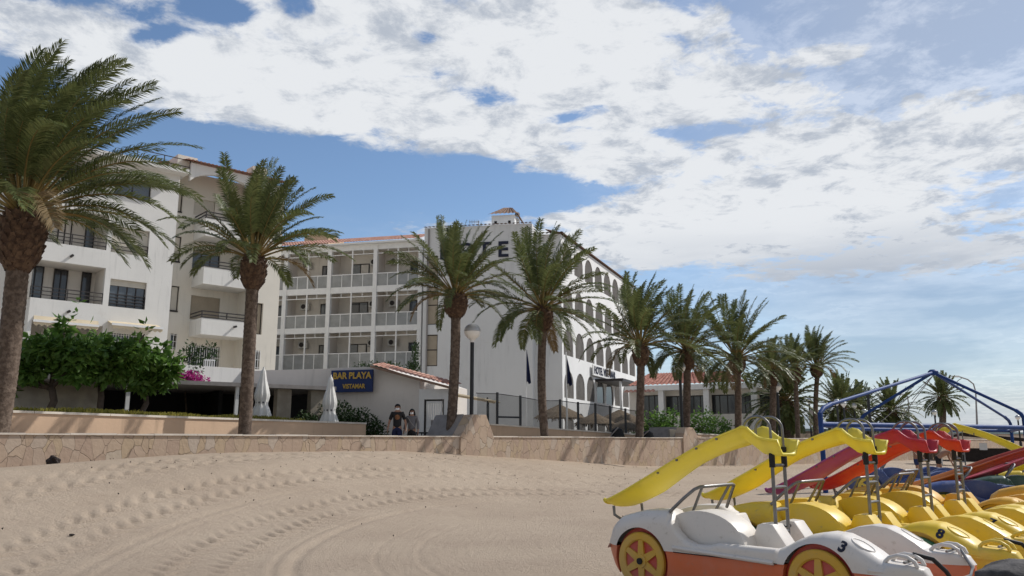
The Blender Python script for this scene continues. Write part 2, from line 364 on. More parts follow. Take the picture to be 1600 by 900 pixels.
# ------------------------------------------------------------------ the setting
WALLC = 31.0; PROM = 1.15; WTOP = 1.80
WX = [-60, -12, -7.7, -3.8, 1.5, 5.8, 14, 30, 60, 120]; WZ = [.6, .92, 1.31, 1.30, .88, .52, .32, .25, .2, .2]
def sand_base(X, Y):
    dw = (WALLC + X - Y) / math.sqrt(2)
    fall = np.clip(1 - dw / 11.5, 0, 1); fall = fall * fall * (3 - 2 * fall)
    xa = X + dw * .7
    h = np.interp(xa, WX, WZ) * fall
    return h
def build_sand():
    rs = [5.0]
    while rs[-1] < 105: rs.append(rs[-1] + max(.034, rs[-1] * .0042))
    rs = np.array(rs); th = np.linspace(R(-45), R(45), 470)
    Rg, T = np.meshgrid(rs, th, indexing='ij'); X = Rg * np.sin(T); Y = Rg * np.cos(T)
    h = sand_base(X, Y)
    near = np.clip((40 - Rg) / 25, 0, 1)
    h = h + .022 * (fbm(X / 2.6, Y / 2.6) - .5) + .010 * (fbm(X / .55 + 9, Y / .55) - .5) * near
    dw = (WALLC + X - Y) / math.sqrt(2)
    # trodden patches: pits with raised lips
    tro = np.clip(fbm(X / 3.4 + 5, Y / 3.4 + 2) * 2.6 - .85, 0, 1) * np.clip((9.5 - dw) / 4, .10, 1)
    pit = fbm(X / .42 + 3.1, Y / .34 + 7.7, 3)
    h = h - tro * (.10 * np.clip(pit - .47, 0, .12) - .04 * np.clip(.40 - pit, 0, 1))
    fp = fbm(X / .16 + 3.1, Y / .13 + 7.7, 2); h = h - .09 * np.clip(fp - .52, 0, .1) * np.clip(fbm(X / 1.9 + 8, Y / 1.9, 2) * 3 - .9, 0, 1) * near
    pit2 = fbm(X / .75 + 1.7, Y / .6 + 4.4, 3); h = h - np.clip((10 - dw) / 5, 0.05, 1) * .06 * np.clip(pit2 - .50, 0, .12)
    # vehicle tracks, arcs round one centre
    cx, cy = 6.2, 13.2; wob = .55 * (fbm(X / 7, Y / 7, 2) - .4)
    rr = np.hypot(X - cx, (Y - cy) * .93) + wob; an = np.arctan2(Y - cy, X - cx) * 10
    def band(c, w): return np.clip(1.4 - np.abs(rr - c) / w, 0, 1) ** 1.5
    inl = (X < 5)
    brk = lambda c: np.clip(fbm(an * .5 + c, rr * .8, 2) * 3.2 - .55, 0, 1)
    for c, w, k in ((10.05, .17, 2.9), (10.75, .17, 2.9), (12.35, .17, 2.9), (13.05, .17, 2.9), (14.6, .18, 2.9), (15.3, .18, 2.9)):
        ph = an * 17.5 + np.abs(rr - c) * 16 + 1.6 * fbm(X * 1.2, Y * 1.2, 2)
        b = band(c, w * 1.5) * inl
        h = h - b * .008 - b * (.45 + .55 * brk(c)) * .034 * np.clip(np.sin(ph) * 2.6 - .5, -.7, 1)
    for c, w, dpt in ((9.25, .09, .022), (9.5, .05, .012), (11.75, .07, .013), (11.5, .05, .010), (8.2, .04, .008), (7.6, .04, .008)):
        h = h - band(c, w) * dpt * inl + band(c + w * 2.2, w * .8) * dpt * .35 * inl
    # raked lines inside the arcs
    h = h - .0035 * np.clip(np.sin(rr * 2 * math.pi / .16), 0, 1) * np.clip((9.2 - rr) * 3, 0, 1) * (fbm(X / 1.2, Y / 1.2, 2) > .33) * near
    h = np.where(dw < -.6, np.minimum(h, .2), h)
    n, m = X.shape; me = bpy.data.meshes.new('sand')
    co = np.stack([X, Y, h], -1).reshape(-1, 3); idx = np.arange(n * m).reshape(n, m)
    q = np.stack([idx[:-1, :-1], idx[:-1, 1:], idx[1:, 1:], idx[1:, :-1]], -1).reshape(-1, 4)[:, ::-1]
    me.vertices.add(n * m); me.vertices.foreach_set('co', co.ravel())
    me.loops.add(q.size); me.loops.foreach_set('vertex_index', q.ravel())
    me.polygons.add(len(q)); me.polygons.foreach_set('loop_start', np.arange(len(q)) * 4); me.polygons.foreach_set('loop_total', np.full(len(q), 4))
    me.polygons.foreach_set('use_smooth', np.ones(len(q), bool)); me.update(); me.validate()
    m_ = bpy.data.materials.new('sand'); m_.use_nodes = True; t = m_.node_tree; G = NG(t); b = t.nodes['Principled BSDF']
    co = G.n('ShaderNodeTexCoord').outputs['Object']
    a = G.noise(co, .35, 5, .6); c2 = G.noise(co, 40, 6, .75); c3 = G.noise(co, 6, 5, .65)
    c = G.mixc(G.ss(a, .35, .65), (.47, .378, .288, 1), (.42, .333, .252, 1))
    c = G.mixc(G.m('MULTIPLY', G.ss(c3, .58, .75), .3), c, (.27, .205, .15, 1))
    c = G.mixc(G.m('MULTIPLY', G.ss(c2, .60, .72), .35), c, (.20, .15, .11, 1))
    t.links.new(c, b.inputs['Base Color']); b.inputs['Roughness'].default_value = .95; b.inputs['Specular IOR Level'].default_value = .15
    bn = G.n('ShaderNodeBump'); bn.inputs['Strength'].default_value = 1.; bn.inputs['Distance'].default_value = .035
    t.links.new(G.m('ADD', G.noise(co, 26, 6, .75), G.noise(co, 7, 5, .65)), bn.inputs['Height']); t.links.new(bn.outputs[0], b.inputs['Normal'])
    me.materials.append(m_); o = bpy.data.objects.new('sand', me); COL.objects.link(o); tag(o, kind='structure'); return m_
SANDM = build_sand()
gb = MB(); gb.quad((-900, -300, -.35), (900, -300, -.35), (900, 1800, -.35), (-900, 1800, -.35)); tag(gb.build('ground', SANDM), kind='structure')
# inland ground behind the low wall
gb = MB(); s2 = 900
gb.add([(-160, -160 + WALLC + .3, PROM), (700, 700 + WALLC + .3, PROM), (700, 1600, PROM), (-700, 1600, PROM), (-700, 100, PROM), (-160, 100, PROM)], [(0, 1, 2, 3, 4, 5)])
tag(gb.build('promenade', M['sand2']), kind='structure')

# stone-clad retaining wall
def stone_mat():
    m = bpy.data.materials.new('crazy_paving_stone'); m.use_nodes = True; t = m.node_tree; G = NG(t); b = t.nodes['Principled BSDF']
    co = G.n('ShaderNodeTexCoord').outputs['Object']
    mp = G.n('ShaderNodeMapping'); mp.inputs['Scale'].default_value = (1.25, .3, .72); t.links.new(co, mp.inputs[0])
    wv = G.n('ShaderNodeVectorMath', operation='ADD'); nz = G.n('ShaderNodeTexNoise'); nz.inputs['Scale'].default_value = 2.2; t.links.new(mp.outputs[0], nz.inputs['Vector'])
    sc = G.n('ShaderNodeVectorMath', operation='SCALE'); t.links.new(nz.outputs['Color'], sc.inputs[0]); sc.inputs['Scale'].default_value = .22
    t.links.new(mp.outputs[0], wv.inputs[0]); t.links.new(sc.outputs[0], wv.inputs[1])
    v1 = G.n('ShaderNodeTexVoronoi', feature='F1'); v2 = G.n('ShaderNodeTexVoronoi', feature='DISTANCE_TO_EDGE')
    for v in (v1, v2): v.inputs['Scale'].default_value = 3.0; v.inputs['Randomness'].default_value = 1.; t.links.new(wv.outputs[0], v.inputs['Vector'])
    sp = G.n('ShaderNodeSeparateXYZ'); t.links.new(v1.outputs['Color'], sp.inputs[0])
    c = G.mixc(G.ss(sp.outputs[0], .2, .8), (.52, .405, .305, 1), (.455, .345, .265, 1))
    c = G.mixc(G.ss(sp.outputs[1], .62, .9), c, (.50, .39, .27, 1))
    c = G.mixc(G.m('MULTIPLY', G.ss(sp.outputs[2], .75, .95), .6), c, (.56, .50, .42, 1))
    c = G.mixc(G.m('MULTIPLY', G.noise(co, 4, 6, .7), .35), c, (.26, .18, .14, 1))
    e = G.ss(v2.outputs['Distance'], .004, .018)
    c = G.mixc(G.m('MULTIPLY', G.m('SUBTRACT', 1.0, e), .42), c, (.215, .165, .13, 1))
    t.links.new(c, b.inputs['Base Color']); b.inputs['Roughness'].default_value = .9; b.inputs['Specular IOR Level'].default_value = .2
    bn = G.n('ShaderNodeBump'); bn.inputs['Strength'].default_value = .8; bn.inputs['Distance'].default_value = .035
    t.links.new(G.m('ADD', G.m('ADD', e, G.m('MULTIPLY', sp.outputs[0], .5)), G.m('MULTIPLY', G.noise(co, 9, 5), .5)), bn.inputs['Height']); t.links.new(bn.outputs[0], b.inputs['Normal'])
    return m
STONE = stone_mat()
T2 = math.sqrt(.5)
def wline(X, off=0.):   # point on the low wall line, off metres behind
    return Vector((X - off * T2, WALLC + X + off * T2, 0))
F = Frame(wline(-45), wline(100))
w = thing('retaining_wall', 'long low pinkish crazy-paving stone wall between beach sand and promenade', 'wall', wline(-45), F.rz)
L_ = F.L
mb = MB()
for i in range(40):
    a, b = i * L_ / 40, (i + 1) * L_ / 40
    mb.quad((a, 0, -.4), (b, 0, -.4), (b, 0, WTOP - .04), (a, 0, WTOP - .04))
mb.quad((0, .38, PROM - .1), (0, .38, WTOP - .04), (L_, .38, WTOP - .04), (L_, .38, PROM - .1))
mb.build('stone_cladding', STONE, w)
mb = MB(); x = 0
while x < L_ - .01:
    x1 = min(L_, x + random.uniform(.9, 1.4)); d = random.uniform(-.012, .012)
    mb.box(x + .004, x1 - .004, -.035, .41, WTOP - .04, WTOP + d); x = x1
mb.build('coping', M['cap'], w)
# stone wedge piers standing up out of the wall
def pier(px0, px1, px2, px3, ytop, label, plainw):
    Xs = []
    for px in (px0, px1, px2, px3):
        s_, z_ = F.q(px, 683); Xs.append(s_)
    D = (F.w(Xs[1], 0, 0)).y; zt = EYE + D * (HOR - ytop) / 1273
    r = thing('stone_pier', label, 'stone pier', F.w(Xs[1], 0, 0), F.rz)
    o = Xs[1]
    mb = MB(); pts = [(Xs[0] - o, -.06, .3), (Xs[3] - o, -.06, .3), (Xs[3] - o, -.06, WTOP - .02), (Xs[2] - o, -.06, zt), (Xs[1] - o, -.06, zt), (Xs[0] - o, -.06, WTOP - .02)]
    mb.prism(pts, (0, .5, 0)); mb.build('stone_facing', STONE, r, bevel=.02)
    mb = MB(); y0 = .44; pl_ = plainw
    mb.prism([(Xs[0] - o - pl_ * .2, y0, PROM), (Xs[1] - o, y0, PROM), (Xs[1] - o, y0, zt + .02), (Xs[1] - o - .02, y0, zt + .02)], (0, 1.6, 0))
    mb.build('render_flank', M['bin'], r)
pier(718, 737, 758, 770, 648, 'stone wedge pier on the low wall beside the white gate', 1.2)
pier(1066, 1070, 1082, 1090, 668, 'stone wedge pier on the low wall beneath the palm before the restaurant', 1.0)
# rendered planter wall behind, in three pieces
def prom_wall(pxa, pxb, Da, Db, za, zb, label, thick=.45, cap=.06):
    a = P(pxa, 660, Da); b = P(pxb, 660, Db); f = Frame((a.x, a.y), (b.x, b.y))
    r = thing('planter_wall', label, 'wall', f.o + Vector((0, 0, PROM)), f.rz)
    za -= PROM; zb -= PROM
    MB().prism([(0, 0, -.05), (f.L, 0, -.05), (f.L, 0, zb - cap), (0, 0, za - cap)], (0, thick, 0)).build('render_body', M['planter'], r)
    mb = MB(); n = max(3, int(f.L / 2))
    for i in range(n):
        u, v = i / n + .0006, (i + 1) / n - .0006; z0 = za + (zb - za) * u; z1 = za + (zb - za) * v
        mb.prism([(f.L * u, -.04, z0 - cap), (f.L * v, -.04, z1 - cap), (f.L * v, -.04, z1), (f.L * u, -.04, z0)], (0, thick + .06, 0))
    mb.build('coping', M['cap'], r); return f
FA = prom_wall(-90, 572, 18.8, 30.5, 2.37, 2.30, 'tan rendered planter wall with yellow-green plants, left of the walking couple')
prom_wall(764, 1050, 34.0, 41.5, 2.34, 1.86, 'tan rendered wall under the mesh fence between the two stone piers')
prom_wall(1083, 1262, 43.5, 60, 2.05, 1.80, 'pale rendered wall under the restaurant fence right of the second stone pier')
# far beach wall
a = P(1215, 690, 72); b = P(1700, 690, 120); f = Frame((a.x, a.y), (b.x, b.y))
r = thing('far_wall', 'distant brownish wall with blue-green rail behind the parked pedal boats', 'wall', f.o, f.rz)
MB().box(0, f.L, 0, .4, 0, 2.55).build('wall_body', M['farwall'], r); MB().box(0, f.L, -.05, .45, 2.55, 2.78).build('rail_band', mat('rail_green', (.16, .23, .24), .7), r)

# ------------------------------------------------------------------ leaf clumps
def leaf_cloud(mb, blobs, n, size, seed, droop=.3, aspect=.55, surf=.5):
    rg = random.Random(seed); tot = sum(b[3] * b[4] * b[5] for b in blobs)
    for cx, cy, cz, rx, ry, rz in blobs:
        k = int(n * rx * ry * rz / tot)
        for _ in range(k):
            d = Vector((rg.gauss(0, 1), rg.gauss(0, 1), rg.gauss(0, 1))).normalized(); q = rg.random() ** surf
            q *= 1 + .22 * math.sin(5 * d.x + seed) * math.cos(4 * d.z + 2 * d.y)
            p = Vector((cx + d.x * rx * q, cy + d.y * ry * q, cz + d.z * rz * q)); s = size * rg.uniform(.55, 1.25)
            t = (d * .7 + Vector((rg.gauss(0, .6), rg.gauss(0, .6), rg.gauss(0, .5) - droop))).normalized()
            w_ = t.cross(Vector((rg.gauss(0, 1), rg.gauss(0, 1), 1.2))).normalized() * s * aspect * .5
            nn = t.cross(w_).normalized() * s * .08
            mb.add([p, p + t * s * .45 + w_ + nn, p + t * s, p + t * s * .45 - w_ + nn], [(0, 1, 2, 3)])
    return mb
def limb(mb, a, b, r0, r1, rg, k=5, wob=.08):
    a, b = Vector(a), Vector(b); L = (b - a).length
    pts = [a.lerp(b, i / k) + (Vector((rg.gauss(0, 1), rg.gauss(0, 1), 0)) * wob * L * .4 if 0 < i < k else Vector()) for i in range(k + 1)]
    mb.tube(pts, [r0 + (r1 - r0) * i / k for i in range(k + 1)], 8)

# ------------------------------------------------------------------ apartment block
dv = Vector((1.1, 1, 0)).normalized(); e270 = P(270, 420, 46.6); e270.z = 0
p0 = e270 - dv * 24
F = Frame((p0.x, p0.y), (e270.x, e270.y)); SA = 24.0
apt = thing('apartment_building', 'white five-storey apartment block with dark railed balconies behind the leafy trees', 'apartment building', F.o, F.rz)
def rect(tl, br, off=0.):
    a = F.q(*tl, off); b = F.q(*br, off); return (a[0], b[0], b[1], a[1])
ZT = F.q(250, 268)[1]
holes = {}
holes['w4'] = rect((182, 267), (235, 315)); holes['w3'] = rect((177, 352), (231, 402)); holes['w2'] = rect((173, 435), (226, 484)); holes['w1'] = rect((174, 520), (223, 549))
holes['l4'] = rect((75, 240), (166, 292)); holes['l3'] = rect((62, 318), (166, 391)); holes['l2'] = rect((53, 404), (160, 476)); holes['l1'] = rect((50, 500), (156, 560))
H = list(holes.values())
sL = F.q(47, 470)[0]
mb = MB(); wall_mb(mb, sL, SA, PROM, ZT, H, 0, .28)
mb.quad((SA, 0, PROM), (SA, 12, PROM), (SA, 12, ZT), (SA, 0, ZT)); mb.quad((sL, 0, PROM), (sL, 0, ZT), (sL, 6, ZT), (sL, 6, PROM))
mb.box(sL - 9, sL - .003, 2.2, 8, PROM, ZT - .3)
mb.build('wall', M['white'], apt)
# eave slab and roof
mb = MB(); mb.box(sL - .3, SA + .25, -.75, 8, ZT, ZT + .28); mb.build('roof_slab', M['white'], apt)
mb = MB(); tile_roof(mb, (sL, -.2, ZT + .34), (SA + .2, -.2, ZT + .34), (SA + .2, 5.5, ZT + 1.7), (sL, 5.5, ZT + 1.7)); mb.build('roof', M['terr'], apt)
def railing(x0, x1, zb, zt, y, name='railing', n=2, posts=1.3, par=apt, ret=None, m='rail', r=.022):
    mb = MB()
    for i in range(n): 
        z = zb + (zt - zb) * (i + 1) / n; mb.box(x0, x1, y - r, y + r, z - r, z + r)
        if ret: mb.box(x0 - r, x0 + r, y, y + ret, z - r, z + r)
    k = max(1, int((x1 - x0) / posts))
    for i in range(k + 1):
        x = x0 + (x1 - x0) * i / k; mb.box(x - r, x + r, y - r - .002, y + r + .002, zb, zt - .001)
    return mb.build(name, M[m], par)
def window(rc, y, par=apt, fr='frame', gl='glassdark', n=2, t=.06, blind=0., name='window', bl='shutter', curtain=None):
    a, b, c, d = rc; mb = MB()
    mb.box(a, b, y, y + .08, c, c + t); mb.box(a, b, y, y + .08, d - t, d); 
    for i in range(n + 1):
        x = a + (b - a - t) * i / n; mb.box(x, x + t, y - .002, y + .078, c + t, d - t)
    o = mb.build(name, M[fr], par)
    MB().box(a + .01, b - .01, y + .03, y + .05, c + .01, d - .01).build('pane', M[gl], o)
    if blind: 
        bb = MB(); zb = d - (d - c) * blind; k = max(1, int((d - zb) / .09))
        for i in range(k):
            z0 = zb + (d - zb) * i / k; bb.box(a + .02, b - .02, y - .035, y - .006, z0 + .004, z0 + (d - zb) / k - .004)
        bb.box(a + .02, b - .02, y - .02, y - .004, zb, d - .001)
        bb.build('blind', M[bl], o)
    return o
w4 = holes['w4']; window(w4, .16, n=2, gl='glass', blind=.28)
a, b, c, d = holes['w3']; window((a, b, c, d), .22, n=1, blind=.999); railing(a + .01, b - .01, c, c + .62, .08, n=3, posts=3)
a, b, c, d = holes['w2']; window((a, b, c, d), .20, n=4, gl='glass', blind=.22); railing(a + .01, b - .01, c, c + .72, .06, n=4, posts=3)
a, b, c, d = holes['w1']; window((a, b, c, d), .22, n=4, gl='glass')
def bars(rc, y, par=apt, m='metalwhite', sp=.13, r=.014, name='window_bars'):
    a, b, c, d = rc; mb = MB(); k = max(2, int((b - a) / sp))
    for i in range(k + 1):
        x = a + (b - a) * i / k; mb.box(x - r, x + r, y - r, y + r, c, d)
    for z in (c + .08, (c + d) / 2, d - .08): mb.box(a, b, y - r * 1.3, y + r * 1.3, z - r, z + r)
    return mb.build(name, M[m], par)
bars(holes['w1'], .05)
# loggias: recessed rooms
def loggia(rc, depth, key, par=apt, back='beige'):
    a, b, c, d = rc; y0 = .28; mb = MB()
    mb.quad((a, depth, c), (b, depth, c), (b, depth, d), (a, depth, d)); mb.quad((a, y0, c), (a, y0, d), (a, depth, d), (a, depth, c)); mb.quad((b, y0, c), (b, depth, c), (b, depth, d), (b, y0, d))
    mb.quad((a, y0, d), (b, y0, d), (b, depth, d), (a, depth, d)); mb.quad((a, y0, c), (a, depth, c), (b, depth, c), (b, y0, c))
    mb.build('loggia_room', M[back], par)
for k, fr_, gl_ in (('l4', .3, 'glass'), ('l3', .5, 'beige'), ('l2', .2, 'glassdark'), ('l1', .4, 'glass')):
    a, b, c, d = holes[k]; loggia(holes[k], 2.0, k)
    W_ = b - a
    if k != 'l1':
        window((a + W_ * .02, a + W_ * .26, c, c + 2.1), 1.9, n=2, gl='glass' if k != 'l3' else 'shutter')
        window((a + W_ * .40, a + W_ * .60, c, c + 2.05), 1.9, n=2, gl=gl_ if k != 'l3' else 'beige')
        window((a + W_ * .80, a + W_ * .94, c, c + 2.1), 1.9, n=1, gl='glassdark' if k == 'l2' else 'glass')
    railing(a + .01, b - .01, c, c + .62, .05, n=3, posts=1.6)
# scupper pipes
for px, py in ((117, 313), (112, 400), (107, 487)):
    s_, z_ = F.q(px, py, -.1); MB().lathe([(.075, 0), (.075, .32)], 10, (s_, -.30, z_), 'y').build('drain_spout', M['frame'], apt, smooth=True)
# awnings with scalloped valance
def awning(a, b, zt, out, par=apt):
    mb = MB(); mb.prism([(a, 0, zt), (a, -out, zt - .28), (a, -out, zt - .33), (a, 0, zt - .06)], (b - a, 0, 0)); 
    o = mb.build('awning', M['awning'], par)
    mb = MB(); mb.box(a - .03, b + .03, -out - .05, -out, zt - .35, zt - .22); mb.build('awning_bar', M['metalwhite'], o)
    mb = MB(); n = int((b - a) / .25)
    for i in range(n):
        x0 = a + (b - a) * i / n; x1 = a + (b - a) * (i + 1) / n
        mb.add([(x0, -out, zt - .34), (x1, -out, zt - .34), (x1, -out + .01, zt - .46), ((x0 + x1) / 2, -out + .01, zt - .55), (x0, -out + .01, zt - .46)], [(0, 1, 2, 3, 4)])
    mb.build('valance', M['awning'], o)
a0 = F.q(168, 506)[0]; a1 = F.q(250, 516)[0]; awning(a0, a1 - .15, F.q(168, 505)[1] + .15, .9)
a0 = F.q(52, 500)[0]; a1 = F.q(154, 500)[0]; awning(a0, a1, F.q(100, 497)[1] + .0, .12)
# block B: recessed wall, balconies, flush right volume
OB = 1.9
sB0 = SA + .001; sB1 = F.q(392, 450)[0]; sE = F.q(437, 450)[0]; ZB = F.q(320, 259)[1]
Hb = {}
for k, tl, br in (('n4', (273, 290), (284, 331)), ('n3', (271, 368), (281, 409)), ('n2', (268.5, 446), (277.5, 486)), ('n1', (266.5, 521), (274.5, 546)),
                  ('d4', (304, 309), (335, 341)), ('d3', (302, 390), (343, 425)), ('d2', (299, 461), (342, 503)), ('d1', (295.5, 539), (341, 578)), ('r1', (376, 545), (392, 577))):
    Hb[k] = rect(tl, br, OB)
mb = MB(); wall_mb(mb, sB0, sB1, PROM, ZB, list(Hb.values()), OB, .25); mb.build('recessed_wall', M['warmwhite'], apt)
Hr = {'a': rect((402, 473), (409, 523)), 'b': rect((393, 547), (405, 577))}
mb = MB(); wall_mb(mb, sB1, sE, PROM, ZB - .2, list(Hr.values()), .02, .25)
mb.quad((sB1, .02, PROM), (sB1, .02, ZB - .2), (sB1, OB, ZB - .2), (sB1, OB, PROM)); mb.quad((sE, .02, PROM), (sE, 10, PROM), (sE, 10, ZB - .2), (sE, .02, ZB - .2))
mb.build('end_wall', M['warmwhite'], apt)
for k in ('n4', 'n3', 'n2'): 
    rc = Hb[k]; window(rc, OB + .12, n=1, gl='shutter', t=.05); MB().box(rc[0], rc[1], OB - .06, OB + .1, rc[2] - .08, rc[2] - .003).build('sill', M['frame'], apt)
window(Hb['n1'], OB + .2, n=1); bars(Hb['n1'], OB - .03)
window(Hb['d4'], OB + .15, n=1, blind=.999); window(Hb['d3'], OB + .15, n=3, gl='glass', blind=.12, bl='shutterbrown'); window(Hb['d2'], OB + .15, n=1, blind=.999, bl='shutterbrown')
window(Hb['d1'], OB + .2, n=2); bars(Hb['d1'], OB - .04); window(Hb['r1'], OB + .2, n=1); bars(Hb['r1'], OB - .04)
window(Hr['a'], .2, n=1, gl='shutterbrown'); window(Hr['b'], .2, n=2); bars(Hr['b'], -.02)
def balcony(pc, pr, pbot, side=1.45):
    """corner pixel (top of parapet), right end pixel, bottom pixel under the corner"""
    x0, zt = F.q(*pc); x1 = F.q(*pr)[0]; zb = F.q(*pbot)[1]
    mb = MB(); mb.box(x0, x1, 0, .14, zb, zt); mb.box(x0, x0 + .14, .14, OB, zb, zt); mb.box(x0 + .141, x1, .141, OB, zb, zb + .2)
    o = mb.build('balcony', M['white'], apt)
    railing(x0 + .03, x1, zt, zt + .42, .07, n=2, posts=1.5, par=o, ret=OB - .1, r=.03)
    MB().box(x0 - .02, x1, -.02, .16, zt, zt + .06).build('parapet_cap', M['rail'], o)
    s_, z_ = (x0 + x1) / 2 + .5, zb + .62
    MB().lathe([(.07, 0), (.07, .3)], 10, (s_, -.3, z_), 'y').build('drain_spout', M['frame'], o, smooth=True)
    return x0, x1, zt, zb
balcony((322, 340), (392, 352), (322, 368)); bx = balcony((319, 416), (392, 426), (319, 443)); balcony((315, 496), (392, 503), (315, 522))
mb = MB(); tile_roof(mb, (SA + .2, -.35, ZB + .05), (sE + .2, -.35, ZB + .05), (sE + .2, 6, ZB + 1.5), (SA + .2, 6, ZB + 1.5)); mb.build('roof', M['terr'], apt)
mb = MB(); n = 14; x0, x1 = SA + .6, sB1        # arched soffit over the top balcony
pts = [(x0, 0, ZB), (x1, 0, ZB)] + [(x1 - (x1 - x0) * i / n, 0, ZB - 1.15 + .75 * math.sin(math.pi * i / n) ** .6) for i in range(n + 1)]
mb.prism([(p[0], -.02, p[2]) for p in pts], (0, .3, 0)); mb.build('roof_arch', M['white'], apt)
mb = MB(); mb.box(SA - .1, SA + 1.1, .4, OB, ZB - .3, ZB + .5); mb.box(SA - .3, SA + .6, 1.2, 2, ZT + .3, ZT + .6); mb.build('roof_parapet', M['warmwhite'], apt)
railing(SA - 2.5, SA + .6, ZT + .3, ZT + 1.15, .2, n=2, posts=1.4, name='roof_railing')
mb = MB(); mb.box(sB0 + 5.2, sB0 + 6.2, 1.5, 2.5, ZB + .4, ZB + 1.3); mb.build('chimney', M['warmwhite'], apt)

# ------------------------------------------------------------------ hotel, one building: balcony wing, gable, arcaded wing, roof tower
def W2(px, D): q = P(px, 690, D); return (q.x, q.y)
hot = thing('hotel_building', 'white hotel with tiled roofs, glazed balcony wing, blank gable and arcaded side wing', 'hotel', (0, 57, 0))
class Sub:
    """builds hotel parts given in a facade frame, stored under the hotel's Empty"""
    def __init__(s, fr): s.f = fr
    def put(s, o, parent=None):
        m_ = Matrix.Translation(s.f.o - Vector((0, 57, 0)) if True else s.f.o) @ Matrix.Rotation(s.f.rz, 4, 'Z')
        return m_
def place(o, fr):
    o.data.transform(Matrix.Translation(fr.o - Vector(hot.location)) @ Matrix.Rotation(fr.rz, 4, 'Z')); return o
_reg = []
def hb(mb, name, m, fr, par=None, smooth=False):
    o = mb.build(name, m, par or hot, smooth); place(o, fr); return o
HL = Frame(W2(440, 61.5), W2(656.5, 59)); F = HL
sl0 = -3.0; rows = []
for yt, yr, yb in ((389.5, 427, 446.5), (456, 489, 509), (518, 551, 577)):
    rows.append((F.q(585, yb)[1], F.q(585, yr)[1], F.q(585, yt)[1]))
EV = F.q(585, 379)[1]
pil = [F.q(px, 450)[0] for px in (445.5, 514, 585.5, 656.5)]; pil = [2 * pil[0] - pil[1]] + pil; thin = [F.q(px, 450)[0] for px in (480, 549, 620.5)]; thin = [2 * thin[0] - thin[1]] + thin
DEP = 1.7
mb = MB()
for x in pil: mb.box(x - .16, x + .16, -.08, .25, PROM, EV)
zprev = EV
for (zf, zr, zt) in rows:
    mb.box(pil[0], pil[-1], -.02, .24, zt - .002, zprev); zprev = zf
mb.box(pil[0], pil[-1], -.02, .24, PROM, rows[-1][0])
hb(mb, 'balcony_frame', M['metalwhite'], F)
mb = MB(); mb.quad((pil[0], DEP, PROM), (pil[-1], DEP, PROM), (pil[-1], DEP, EV), (pil[0], DEP, EV))
for (zf, zr, zt) in rows: mb.box(pil[0] + .01, pil[-1] - .01, .25, DEP - .002, zf - .25, zf - .01)
mb.box(pil[0] + .01, pil[-1] - .01, .25, DEP - .002, rows[0][2] + .02, EV - .02)
mb.box(pil[0], pil[-1] + 1, DEP + .01, DEP + 8, PROM, EV - .1)
hb(mb, 'balcony_back_wall', M['beige'], F)
mb = MB()
for x in pil: mb.box(x - .07, x + .07, .251, DEP - .003, rows[-1][0], EV - .3)
hb(mb, 'balcony_partition', M['barwall'], F)
rg = random.Random(5)
for ri, (zf, zr, zt) in enumerate(rows):
    for bi in range(4):
        x0, x1 = pil[bi] + .16, pil[bi + 1] - .16; xm = thin[bi]
        mb = MB(); ztr = zt - .32
        mb.box(x0, x1, .02, .08, zr - .035, zr + .035); mb.box(x0, x1, .02, .08, ztr - .03, ztr + .03)
        mb.box(xm - .05, xm + .05, .0, .1, zf, zt - .003)
        for k in (1, 3): xx = x0 + (x1 - x0) * k / 4; mb.box(xx - .025, xx + .025, .03, .07, zf, zr - .036); mb.box(xx - .02, xx + .02, .03, .07, ztr + .03, zt - .003)
        o = hb(mb, 'balustrade', M['metalwhite'], F)
        mb = MB(); mb.box(x0, x1, .045, .055, zf, zr - .037); hb(mb, 'glass_panel', M['balglass'], F, o)
        # doors at the back
        dw = [(.62, .98), (.30, .72), (.62, .98), (.62, .98)][(bi + 3) % 4] if bi else (.6, .95)
        if bi == 2: dw = (.27, .70)
        a, b = x0 + (x1 - x0) * dw[0], x0 + (x1 - x0) * dw[1]
        mb = MB(); zt2 = zf + 2.15; t = .07
        mb.box(a, b, DEP - .08, DEP - .02, zt2 - t, zt2)
        for q in (0, .5, 1): mb.box(a + (b - a - t) * q, a + (b - a - t) * q + t, DEP - .08, DEP - .02, zf, zt2 - t)
        o = hb(mb, 'balcony_door', M['frame'], F)
        mb = MB(); mb.box(a + .02, (a + b) / 2, DEP - .05, DEP - .03, zf, zt2 - .02); hb(mb, 'pane', M['glassdark'] if (ri + bi) % 2 else M['glass'], F, o)
        mb = MB(); mb.box((a + b) / 2 + .001, b - .02, DEP - .05, DEP - .03, zf, zt2 - .02); hb(mb, 'pane', M['glass'] if (ri + bi) % 2 else M['beige'], F, o)
        # air conditioner under the ceiling
        ax = x0 + (x1 - x0) * (.86 if bi == 2 else .26); az = zt - .95
        mb = MB(); mb.box(ax - .38, ax + .38, DEP - .40, DEP - .1, az, az + .52)
        o = hb(mb, 'air_conditioner', M['ac'], F)
        mb = MB().lathe([(.19, 0), (.19, .03)], 16, (ax - .1, DEP - .44, az + .27), 'y'); hb(mb, 'fan_grille', M['frame'], F, o, True)
mb = MB(); tile_roof(mb, (pil[0], -.45, EV + .02), (pil[-1] - .05, -.45, EV + .02), (pil[-1] - .05, 3.2, EV + 1.3), (pil[0], 3.2, EV + 1.3), .24, .4); hb(mb, 'roof', M['terr'], F)
mb = MB(); mb.box(pil[0], pil[-1] - .05, -.40, .0, EV - .12, EV + .0); hb(mb, 'eave', M['metalwhite'], F)
mb = MB(); xx = F.q(437, 380)[0]; mb.box(xx, xx + 2.2, 4, 7, EV, EV + 2.1); hb(mb, 'stair_head', M['planter'], F)
